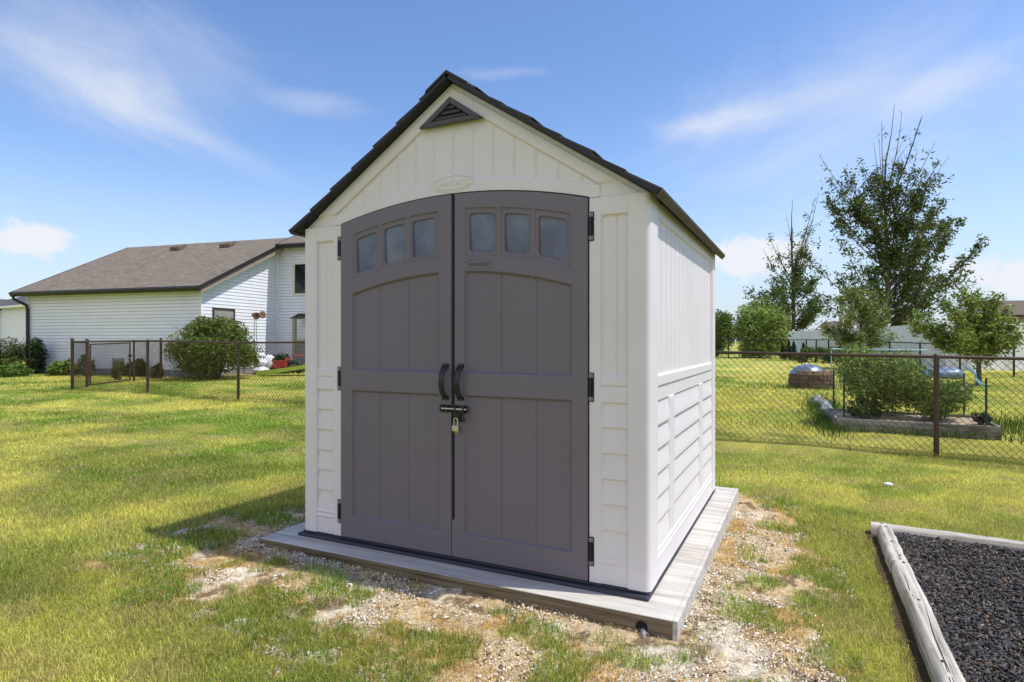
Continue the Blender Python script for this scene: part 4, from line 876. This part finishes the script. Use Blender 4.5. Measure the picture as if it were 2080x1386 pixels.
for i, (x, y, zb, ht, lb) in enumerate(((2.17, 10.25, -.22, .82, 'green garden stake behind the left end of the raised bed'), (2.24, 8.2, -.15, .78, 'green garden stake in the left front of the raised bed'), (4.02, 8.02, -.15, .76, 'green garden stake tied with a blue ribbon in the raised bed'), (4.16, 10.1, -.22, .80, 'green garden stake behind the right end of the raised bed'))):
    s = thing('garden_stake', (x, y, zb), lb, 'stake', 'green stakes round the raised bed')
    MB().box(x-.014, x+.014, y-.004, y+.004, zb-.1, zb+ht).box(x-.004, x+.004, y-.004, y+.018, zb-.1, zb+ht).build('post', GRNST, s)
    m = MB()
    for k in range(6): m.box(x-.018, x+.018, y-.010, y-.0045, zb+.15+k*.1, zb+.165+k*.1)
    m.build('stud', GRNST, s)
m = MB(); pts = [(3.93-.02*k+.012*math.sin(k*1.7), 8.02-.012*k, .58-.0+.038*(k-4)) for k in range(9)]; vs = []
for k, p in enumerate(pts): ww = .017+.007*math.sin(k*1.3); vs += [(p[0]-ww, p[1]+.01*math.sin(k), p[2]), (p[0]+ww, p[1]-.012*math.cos(k*1.1), p[2]+.008)]
vs = [(v[0]+.03, v[1]-.02, v[2]+.06) for v in vs]; m.add(vs, [(2*i, 2*i+1, 2*i+3, 2*i+2) for i in range(8)], True); ro = m.build('ribbon', BLUEP); so = ro.modifiers.new('thick', 'SOLIDIFY'); so.thickness = .003; tag(ro, 'light blue ribbon hanging from the right front garden stake', 'ribbon')
rr = random.Random(4)
for i in range(9):
    t_ = i/8; x, y = 1.93+.17*t_, 12.2-2.6*t_; z = g1(x, y); m = MB(); m.ball((x+rr.uniform(-.06, .06), y, z+.06), .11+.05*rr.random(), .13, .09, 9, 6)
    for j, v in enumerate(m.V): f_ = 1+.15*math.sin(v[0]*37+v[2]*23+i); m.V[j] = (x+(v[0]-x)*f_, v[1], z+.06+(v[2]-z-.06)*f_)
    tag(m.build('edging_stone', STONE), 'rough grey stone in the row leading to the raised bed', 'stone', 'grey edging stones left of the raised bed')

# fire pit
fx, fy = at(1648, 17.3); fz = g1(fx, fy); fp = thing('fire_pit', (fx, fy, fz), 'round brown block fire pit with a metal dome cover', 'fire pit'); R0 = .60
BLKS = M_plain('brown_fire_blocks', (.125, .078, .050), .85, .35, 6, bs_=.6, bd=.01); BLKS2 = M_plain('tan_fire_blocks', (.27, .18, .125), .85, .3, 6, bs_=.6, bd=.01)
for row in range(4):
    m = MB(); nb = 15
    for k in range(nb):
        a0 = 2*PI*(k+.5*(row % 2))/nb; da = 2*PI/nb*.95; jr = rr.uniform(-.015, .015)
        if row == 3 and 1.5 < (a0 % (2*PI)) < 3.6: continue
        pl_ = [(math.cos(a0+da*q/3)*(R0+jr), math.sin(a0+da*q/3)*(R0+jr)) for q in range(4)]+[(math.cos(a0+da*q/3)*(R0-.16), math.sin(a0+da*q/3)*(R0-.16)) for q in (3, 2, 1, 0)]
        m.prism(pl_, lambda a, b: (fx+a, fy+b, fz+.002+row*.128), lambda a, b: (fx+a, fy+b, fz+row*.128+.122))
    m.build('block_course', BLKS2 if row == 3 else BLKS, fp, .006)
m = MB(); m.lathe([(.46, 0), (.45, .02), (.40, .10), (.28, .19), (.12, .235), (.03, .24), (.03, .27), (.001, .272)], (fx-.12, fy-.1, fz+.44), 24, Matrix.Rotation(-.10, 3, 'Y'))
DOMEM = M_plain('blue_grey_dome_metal', (.22, .265, .33), .30, .2, 4, metal=.5); tag(m.build('dome_cover', DOMEM), 'domed blue grey metal cover resting on the fire pit', 'cover')
# trampoline frame and folded cover
tx, ty = at(1783, 24.2); tz = g1(tx, ty); tr = thing('trampoline', (tx, ty, tz), 'pale round trampoline frame partly hidden behind the shrub', 'trampoline')
R1 = 1.66; ring = [(tx+R1*math.cos(a), ty+R1*math.sin(a), tz+.98+.0*a) for a in np.linspace(0, 2*PI, 41)]; MB().tube(ring, .014, 8, cap=False).build('ring', TEAL, tr)
for a in np.linspace(0, 2*PI, 7)[:-1]:
    MB().tube([(tx+R1*math.cos(a), ty+R1*math.sin(a), tz+.91), (tx+R1*math.cos(a), ty+R1*math.sin(a), tz+.03), (tx+R1*math.cos(a+.28), ty+R1*math.sin(a+.28), tz+.03)], .02, 8).build('leg', TEAL, tr)
MB().lathe([(R1-.30, .90), (.001, .885), (.001, .880), (R1-.30, .895)], (tx, ty, tz), 32).build('jumping_mat', BLKF, tr)
tx2, ty2 = at(1915, 21.8); tz2 = g1(tx2, ty2); m = MB(); m.ball((tx2, ty2, tz2+.14), .68, .42, .26, 26, 12)
for j, v in enumerate(m.V): f_ = 1+.13*math.sin(v[0]*7+v[1]*4)+.07*math.sin(v[0]*17+v[2]*22); m.V[j] = (tx2+(v[0]-tx2)*(1+.05*math.sin(v[2]*9)), v[1], max(tz2-.02, tz2+.14+(v[2]-tz2-.14)*f_))
tag(m.build('pool_cover', TARP), 'crumpled grey blue cover lying in front of the vinyl fence', 'cover')

# ------------------------------------------------------------------ trees
def bez(p0, p1, p2, n): return [p0*(1-t)**2+p1*2*t*(1-t)+p2*t*t for t in np.linspace(0, 1, n)]
def tree(name, u, Z_, trunk, limbs, n_leaf, leaf, col, two, label, cat='tree', group=None, bare=None, r0=.16, seed=1, sub=7, sublen=.34, dens=None, leafspread=.16, barkm=BARK, aspect=.8, droop=.1):
    r = np.random.default_rng(seed); x, y = at(u, Z_); z = g1(x, y); t = thing(name, (x, y, z), label, cat, group); px_ = Z_/FPX
    def pt(du, v, dep): p = np.array([x, y])+RGT*(du*px_)+FWD*dep; return np.array([p[0], p[1], hgt(v, Z_)])
    wood = MB(); pts = []
    tk = [pt(du, v, 0) for du, v in trunk]; tk[0][2] = z-.1; n = len(tk); H = tk[-1][2]-z
    wood.tube(tk, [max(.012, r0*(1-i/(n-1))**1.15) for i in range(n)], 9)
    def trunk_at(v):
        h = hgt(v, Z_)
        for a, b in zip(tk[:-1], tk[1:]):
            if a[2] <= h <= b[2]: f = (h-a[2])/(b[2]-a[2]); return a+(b-a)*f
        return tk[-1]
    def addleaf(p, k, sp): pts.append(p[None]+r.normal(size=(k, 3))*sp)
    for (v0, du, v1, w) in limbs:
        du = du*(.91 if abs(du) > 100 and name == 'poplar_tree' else 1)
        v0 = max(v0, min(trunk[0][1]-45*27/Z_, v1+1.0*abs(du)+15))
        for rep in range(w if isinstance(w, int) else 1):
            p0 = trunk_at(v0); dep = r.uniform(-1, 1)*abs(du)*px_*.8+(r.uniform(-.6, .6) if abs(du) < 30 else 0); p2 = pt(du, v1, dep); L = np.linalg.norm(p2-p0)
            mid = p0*.5+p2*.5; mid[2] -= .10*L*(1 if abs(du) > 25 else .2); mid += r.normal(size=3)*.03*L; c = bez(p0, mid, p2, 9); lr = r0*.35*min(1, L/(H*.5)+.15)
            wood.tube([tuple(q_) for q_ in c], [max(.006, lr*(1-i/9.5)) for i in range(9)], 5)
            for k in range(int(sub*max(1, L/(H*.25)))):
                f = .18+.82*r.random(); i = min(7, int(f*8)); b = c[i]+(c[i+1]-c[i])*(f*8-i); d = (c[i+1]-c[i]); d /= np.linalg.norm(d); q = d*.8+r.normal(size=3)*.62; q[2] += .25; q /= np.linalg.norm(q)
                sl_ = L*sublen*(1.15-f)*(.5+r.random()); e = b+q*sl_; m_ = (b+e)/2+r.normal(size=3)*.05*sl_
                wood.tube([tuple(b), tuple(m_), tuple(e)], [max(.004, lr*.35), max(.003, lr*.25), .003], 4, cap=False)
                for g in (.35, .6, .8, 1.0):
                    pp = b+(e-b)*g; v = 693-(pp[2]-1.1445)*FPX/Z_; pr = 1 if dens is None else dens(pp[2]-z, H)
                    if r.random() < pr: addleaf(pp, int(n_leaf*(.6+.8*r.random())), leafspread*(.6+.8*r.random()))
            for g in (.3, .5, .7, .85, .97):
                i = min(8, int(g*8)); pr = .8 if dens is None else dens(c[i][2]-z, H)
                if r.random() < pr: addleaf(c[i], int(n_leaf*.8), leafspread)
    wood.build('trunk', barkm, t); P = np.concatenate(pts)
    c = np.where((r.random(len(P)) < .3)[:, None], np.array(two), np.array(col)); leaf_mesh('crown', P, leaf, c, t, droop, aspect); return t
def dn(h, H): f = h/H; return float(np.clip((.80-f)/.22, .07, 1))
# tall poplar (photo columns about 1803, roots behind the vinyl fence)
tree('poplar_tree', 1803, 45, [(0, 705), (0, 600), (-2, 500), (-6, 400), (-4, 330), (8, 270), (14, 210)],
 [(560, -160, 560, 1), (570, -155, 500, 2), (540, -130, 410, 2), (520, -112, 350, 2), (500, -115, 300, 1), (470, -85, 400, 2), (450, -60, 330, 2), (420, -32, 290, 2), (420, -20, 250, 1), (400, 35, 225, 1), (430, 60, 240, 2), (470, 72, 300, 2), (480, 105, 330, 2), (520, 150, 400, 2), (540, 160, 440, 3), (560, 172, 490, 3), (590, 165, 555, 2), (610, 130, 610, 2), (620, -90, 560, 2), (640, 90, 600, 2), (630, -60, 600, 2), (650, 40, 560, 3), (650, -40, 540, 3), (600, 20, 450, 4), (590, -30, 440, 3), (640, 80, 540, 3), (560, 60, 390, 3), (520, 20, 380, 3), (480, -20, 350, 2), (670, 50, 640, 2), (670, -50, 640, 2), (560, 110, 470, 3), (450, 20, 330, 2)],
 13, .135, (.085, .115, .028), (.14, .18, .055), 'tall poplar with bare twiggy top behind the vinyl fence', seed=31, r0=.20, sub=6, sublen=.30, dens=dn, leafspread=.20)
tree('poplar_tree', 1612, 54, [(0, 705), (0, 620), (-2, 560), (-4, 500), (-4, 440), (-2, 405)],
 [(600, -60, 560, 1), (590, -50, 500, 2), (570, -48, 470, 1), (560, 25, 470, 2), (550, 46, 400, 2), (560, 50, 450, 1), (600, 52, 560, 2), (620, -70, 590, 2), (630, 55, 610, 3), (640, -40, 590, 2), (650, 40, 620, 3), (650, -30, 640, 3), (620, 10, 540, 3), (600, 20, 520, 2), (520, -14, 440, 1), (560, 0, 460, 2)],
 15, .15, (.085, .13, .032), (.14, .20, .05), 'smaller thin poplar with bare tips left of the tall one', seed=32, r0=.2, sub=5, sublen=.33, dens=lambda h, H: float(np.clip((.66-h/H)/.25, .05, 1)), leafspread=.24)
tree('young_tree', 1748, 27, [(0, 745), (0, 700), (2, 650), (0, 600), (-4, 575)],
 [(700, -52, 685, 2), (705, 55, 685, 2), (690, -62, 660, 3), (690, 62, 660, 2), (680, -55, 630, 3), (680, 50, 630, 3), (660, -40, 605, 3), (660, 35, 610, 3), (640, -18, 580, 3), (640, 15, 590, 3), (710, -35, 705, 2), (710, 40, 708, 2), (670, 0, 620, 4), (700, 15, 670, 4), (700, -20, 680, 4), (705, 74, 688, 1)],
 6, .068, (.155, .21, .046), (.30, .34, .11), 'young leafy tree behind the raised bed shrub', seed=33, r0=.06, sub=5, sublen=.36, leafspread=.10)
tree('young_tree', 1988, 18.3, [(0, 786), (0, 735), (0, 690), (-2, 640), (-8, 598)],
 [(722, -88, 680, 1), (720, -100, 655, 2), (712, -90, 655, 2), (720, 85, 690, 3), (715, 88, 665, 3), (700, -85, 640, 3), (700, 70, 640, 3), (690, -60, 620, 3), (690, 50, 620, 3), (680, -30, 605, 3), (680, 25, 605, 3), (670, 12, 588, 1), (670, -35, 592, 1), (730, 45, 705, 2), (730, -50, 700, 2), (710, 0, 660, 5), (720, 20, 690, 4), (720, -30, 690, 4), (722, -60, 695, 2), (722, 60, 692, 2), (722, -10, 705, 2)],
 7, .056, (.165, .235, .040), (.33, .37, .10), 'young spreading tree with dark trunk near the vinyl fence', seed=34, r0=.085, sub=5, sublen=.34, leafspread=.075)
bush('bush', 1545, 39, 3.6, 3.9, 9000, .14, (.19, .275, .05), 'tall light green bush beyond the black fence', 'bush', seed=41, lumps=26, two=(.40, .47, .14))
bush('bush', 1456, 44, 2.6, 3.9, 6000, .13, (.15, .22, .04), 'green tree like bush just right of the shed wall', 'bush', seed=42, lumps=20, two=(.14, .18, .04))
tree('slender_tree', 1565, 41, [(0, 722), (0, 680), (2, 640), (4, 605), (6, 585)], [(690, -30, 650, 2), (680, 32, 640, 2), (660, -25, 615, 2), (660, 28, 610, 2), (640, 12, 592, 2), (650, -10, 600, 2), (700, 30, 680, 3)], 6, .085, (.07, .115, .02), (.15, .2, .05), 'slender loose tree beside the light green bush', seed=35, r0=.05, sub=4, leafspread=.17)
for i, (u, Z_, w, h, lb) in enumerate(((1590, 35.2, .45, .95, 'leftmost small arborvitae by the black fence'), (1602, 34.9, .55, 1.15, 'tallest small arborvitae by the black fence'), (1612, 34.7, .55, 1.1, 'broad small arborvitae between two others'), (1632, 34.0, .5, 1.0, 'rightmost small arborvitae by the black fence'))):
    x, y = at(u, Z_); z = g1(x, y); t = thing('arborvitae', (x, y, z), lb, 'shrub', 'small arborvitae along the black fence'); n = 1200; f = rng.random(n)**.8; a = rng.random(n)*2*PI; rr_ = w/2*(1-f)**.7*np.sqrt(rng.random(n))*(1+.2*np.sin(a*3+f*9))
    P = np.stack([x+rr_*np.cos(a), y+rr_*np.sin(a), z+.03+f*h], 1); leaf_mesh('foliage', P, .05, (.035, .062, .014), t, -.9); MB().tube([(x, y, z-.05), (x, y, z+h*.6)], [.03, .01], 6).build('stem', BARK, t)
bush('shrub', 1655, 33, 1.6, .95, 1800, .07, (.07, .115, .02), 'low green shrub in front of the black fence', 'shrub', seed=44, two=(.15, .2, .04))
bush('shrub', 1690, 31.5, 1.5, 1.05, 1800, .07, (.06, .10, .02), 'low green shrub left of the trampoline frame', 'shrub', seed=45, two=(.13, .18, .04))
bush('shrub', 1625, 31.5, .9, .55, 700, .06, (.05, .085, .018), 'small low shrub on the far lawn before the arborvitae', 'shrub', seed=46)
# weeds round the raised bed and stones
parts = []
for cx_, cy_, sx_, sy_, n in ((2.05, 8.5, .12, .7, 700), (3.1, 7.70, 1.0, .05, 380), (2.0, 10.8, .18, 1.0, 900), (4.6, 9.2, .5, .8, 900), (1.8, 16.3, .9, .6, 600), (2.6, 35, 3, .6, 500)):
    x = cx_+rng.normal(size=n)*sx_; y = cy_+rng.normal(size=n)*sy_; c = np.array([[.075, .135, .02]])*(.6+.8*rng.random(n)[:, None]); parts.append(blades(x, y, .10+.12*rng.random(n), .008+.005*rng.random(n), .2+.5*rng.random(n), c))
V, A, B, Cc = join(parts); tag(fast('weeds', V, A, B, Cc, BLADE), 'taller green weeds along the raised bed and stones', 'weeds', kind='stuff')

# ------------------------------------------------------------------ light, sky, camera
SUN = Vector((.535, .135, 1.0)).normalized(); el = math.asin(SUN.z); rotn = math.atan2(SUN.x, SUN.y)
ld = bpy.data.lights.new('sun', 'SUN'); ld.energy = 3.1; ld.angle = math.radians(.53); ld.color = (1, .965, .90)
lo = bpy.data.objects.new('sun', ld); COL.objects.link(lo); lo.rotation_euler = (-SUN).to_track_quat('-Z', 'Y').to_euler()
w = bpy.data.worlds.new('World'); SC.world = w; w.use_nodes = True; nt = w.node_tree; bg = nt.nodes['Background']
sky = nd(nt, 'ShaderNodeTexSky', sky_type='NISHITA'); sky.sun_disc = False; sky.sun_elevation = el; sky.sun_rotation = rotn; sky.air_density = 1.0; sky.dust_density = .4; sky.ozone_density = 1.6; sky.altitude = 200
tc = nd(nt, 'ShaderNodeTexCoord'); DIRV = tc.outputs['Generated']; lk = nt.links.new
def vmath(op, a, b=None):
    n = nd(nt, 'ShaderNodeVectorMath', operation=op); lk(a, n.inputs[0]) if not isinstance(a, tuple) else setattr(n.inputs[0], 'default_value', a)
    if b is not None: lk(b, n.inputs[1]) if not isinstance(b, tuple) else setattr(n.inputs[1], 'default_value', b)
    return n
def smath(op, a, b=None, c=None):
    n = nd(nt, 'ShaderNodeMath', operation=op)
    for i, q in enumerate((a, b, c)):
        if q is None: continue
        if isinstance(q, (int, float)): n.inputs[i].default_value = q
        else: lk(q, n.inputs[i])
    return n.outputs[0]
def pdir(u, v): d = Vector((FWD[0]+RGT[0]*(u-1040)/FPX, FWD[1]+RGT[1]*(u-1040)/FPX, (693-v)/FPX)); return d.normalized()
def cloud(u, v, wu, wv, tilt, nscale, st, lo_, hi_, strength, seed):
    d = pdir(u, v); r = Vector((d.y, -d.x, 0)).normalized(); up = r.cross(d).normalized(); ct_, st_ = math.cos(tilt), math.sin(tilt); a = r*ct_+up*st_; b = up*ct_-r*st_
    df = vmath('SUBTRACT', DIRV, tuple(d)).outputs[0]; pa = vmath('DOT_PRODUCT', df, tuple(a)).outputs['Value']; pb = vmath('DOT_PRODUCT', df, tuple(b)).outputs['Value']
    cv = nd(nt, 'ShaderNodeCombineXYZ'); lk(smath('MULTIPLY', pa, nscale/st), cv.inputs[0]); lk(smath('MULTIPLY', pb, nscale), cv.inputs[1]); cv.inputs[2].default_value = seed
    nz = nd(nt, 'ShaderNodeTexNoise'); nz.inputs['Scale'].default_value = 1; nz.inputs['Detail'].default_value = 6; nz.inputs['Roughness'].default_value = .62; nz.inputs['Distortion'].default_value = .7; lk(cv.outputs[0], nz.inputs['Vector'])
    ea = smath('MULTIPLY', smath('DIVIDE', pa, wu), smath('DIVIDE', pa, wu)); eb = smath('MULTIPLY', smath('DIVIDE', pb, wv), smath('DIVIDE', pb, wv)); fall = smath('EXPONENT', smath('MULTIPLY', smath('ADD', ea, eb), -1.0))
    s = smath('ADD', smath('MULTIPLY', nz.outputs['Fac'], 1.15), smath('MULTIPLY', fall, .52)); mr = nd(nt, 'ShaderNodeMapRange', interpolation_type='SMOOTHSTEP'); lk(s, mr.inputs[0]); mr.inputs[1].default_value = lo_; mr.inputs[2].default_value = hi_
    return smath('MULTIPLY', smath('MULTIPLY', mr.outputs[0], smath('MINIMUM', smath('MULTIPLY', fall, 3.0), 1.0)), strength)
CL = [cloud(215, 190, .120, .050, -.24, 9, 2.0, .60, 1.32, .66, 1.0), cloud(200, 90, .20, .095, -.1, 6, 1.7, .60, 1.42, .42, 2.0), cloud(390, 275, .14, .020, -.33, 9, 4, .62, 1.30, .34, 3.0),
 cloud(620, 205, .095, .022, -.05, 12, 3, .66, 1.35, .30, 4.0), cloud(1460, 240, .085, .026, .10, 11, 2.4, .60, 1.22, .62, 5.0), cloud(1600, 215, .13, .032, .18, 9, 2.8, .62, 1.32, .40, 5.6), cloud(1925, 158, .075, .027, .22, 11, 2.2, .62, 1.25, .50, 6.0), cloud(1790, 250, .28, .16, .15, 6, 1.8, .60, 1.45, .45, 7.0),
 cloud(1030, 150, .07, .011, .03, 12, 4, .64, 1.25, .32, 8.0), cloud(30, 485, .060, .024, 0, 22, 1.3, .74, .98, .92, 9.0), cloud(100, 498, .020, .012, 0, 40, 1.2, .72, 1.0, .85, 10.0), cloud(1535, 530, .085, .036, 0, 20, 1.4, .72, .96, .95, 11.0), cloud(2030, 558, .080, .030, -.12, 20, 1.4, .72, .98, .95, 12.0)]
tot = CL[0]
for c in CL[1:]: tot = smath('SUBTRACT', smath('ADD', tot, c), smath('MULTIPLY', tot, c))
hs = nd(nt, 'ShaderNodeHueSaturation'); hs.inputs['Saturation'].default_value = 1.14; hs.inputs['Value'].default_value = .95; hs.inputs['Hue'].default_value = .508; lk(sky.outputs[0], hs.inputs['Color'])
mxw = nd(nt, 'ShaderNodeMix', data_type='RGBA'); lk(tot, mxw.inputs[0]); mxw.inputs[7].default_value = (4.1, 4.2, 4.5, 1)
sx_ = nd(nt, 'ShaderNodeSeparateXYZ'); lk(DIRV, sx_.inputs[0]); hz = nd(nt, 'ShaderNodeMapRange', interpolation_type='SMOOTHSTEP'); lk(sx_.outputs[2], hz.inputs[0]); hz.inputs[1].default_value = .31; hz.inputs[2].default_value = -.06; hz.inputs[3].default_value = 0; hz.inputs[4].default_value = .95
mxh = nd(nt, 'ShaderNodeMix', data_type='RGBA'); lk(hz.outputs[0], mxh.inputs[0]); lk(hs.outputs[0], mxh.inputs[6]); mxh.inputs[7].default_value = (2.75, 3.2, 3.95, 1); lk(mxh.outputs[2], mxw.inputs[6])
# unseen cloud bank added behind the camera to fill the shaded shed front
bd_ = vmath('DOT_PRODUCT', DIRV, tuple(Vector((.12, -.95, .27)).normalized())).outputs['Value']; bn = noise(nt, DIRV, 3.2, 6, .6, .3)
bs2 = nd(nt, 'ShaderNodeMapRange', interpolation_type='SMOOTHSTEP'); lk(smath('ADD', bd_, smath('MULTIPLY', smath('SUBTRACT', bn, .5), .9)), bs2.inputs[0]); bs2.inputs[1].default_value = .58; bs2.inputs[2].default_value = .86
mxb = nd(nt, 'ShaderNodeMix', data_type='RGBA'); lk(bs2.outputs[0], mxb.inputs[0]); lk(mxw.outputs[2], mxb.inputs[6]); mxb.inputs[7].default_value = (4.4, 4.4, 5.0, 1)
lk(mxb.outputs[2], bg.inputs[0]); bg.inputs[1].default_value = .15
cd = bpy.data.cameras.new('camera'); co = bpy.data.objects.new('camera', cd); COL.objects.link(co); co.location = CAM; co.rotation_euler = (PI/2, 0, -YAW); cd.sensor_width = 36; cd.lens = FPX/2080*36; cd.clip_end = 3000; cd.clip_start = .05
SC.camera = co
SC.view_settings.view_transform = 'Standard'; SC.view_settings.look = 'None'; SC.view_settings.exposure = .5; SC.view_settings.gamma = 1
cy = SC.cycles; cy.max_bounces = 5; cy.diffuse_bounces = 3; cy.glossy_bounces = 2; cy.transmission_bounces = 3; cy.transparent_max_bounces = 4; cy.caustics_reflective = False; cy.caustics_refractive = False
w.cycles.sampling_method = 'MANUAL'; w.cycles.sample_map_resolution = 512
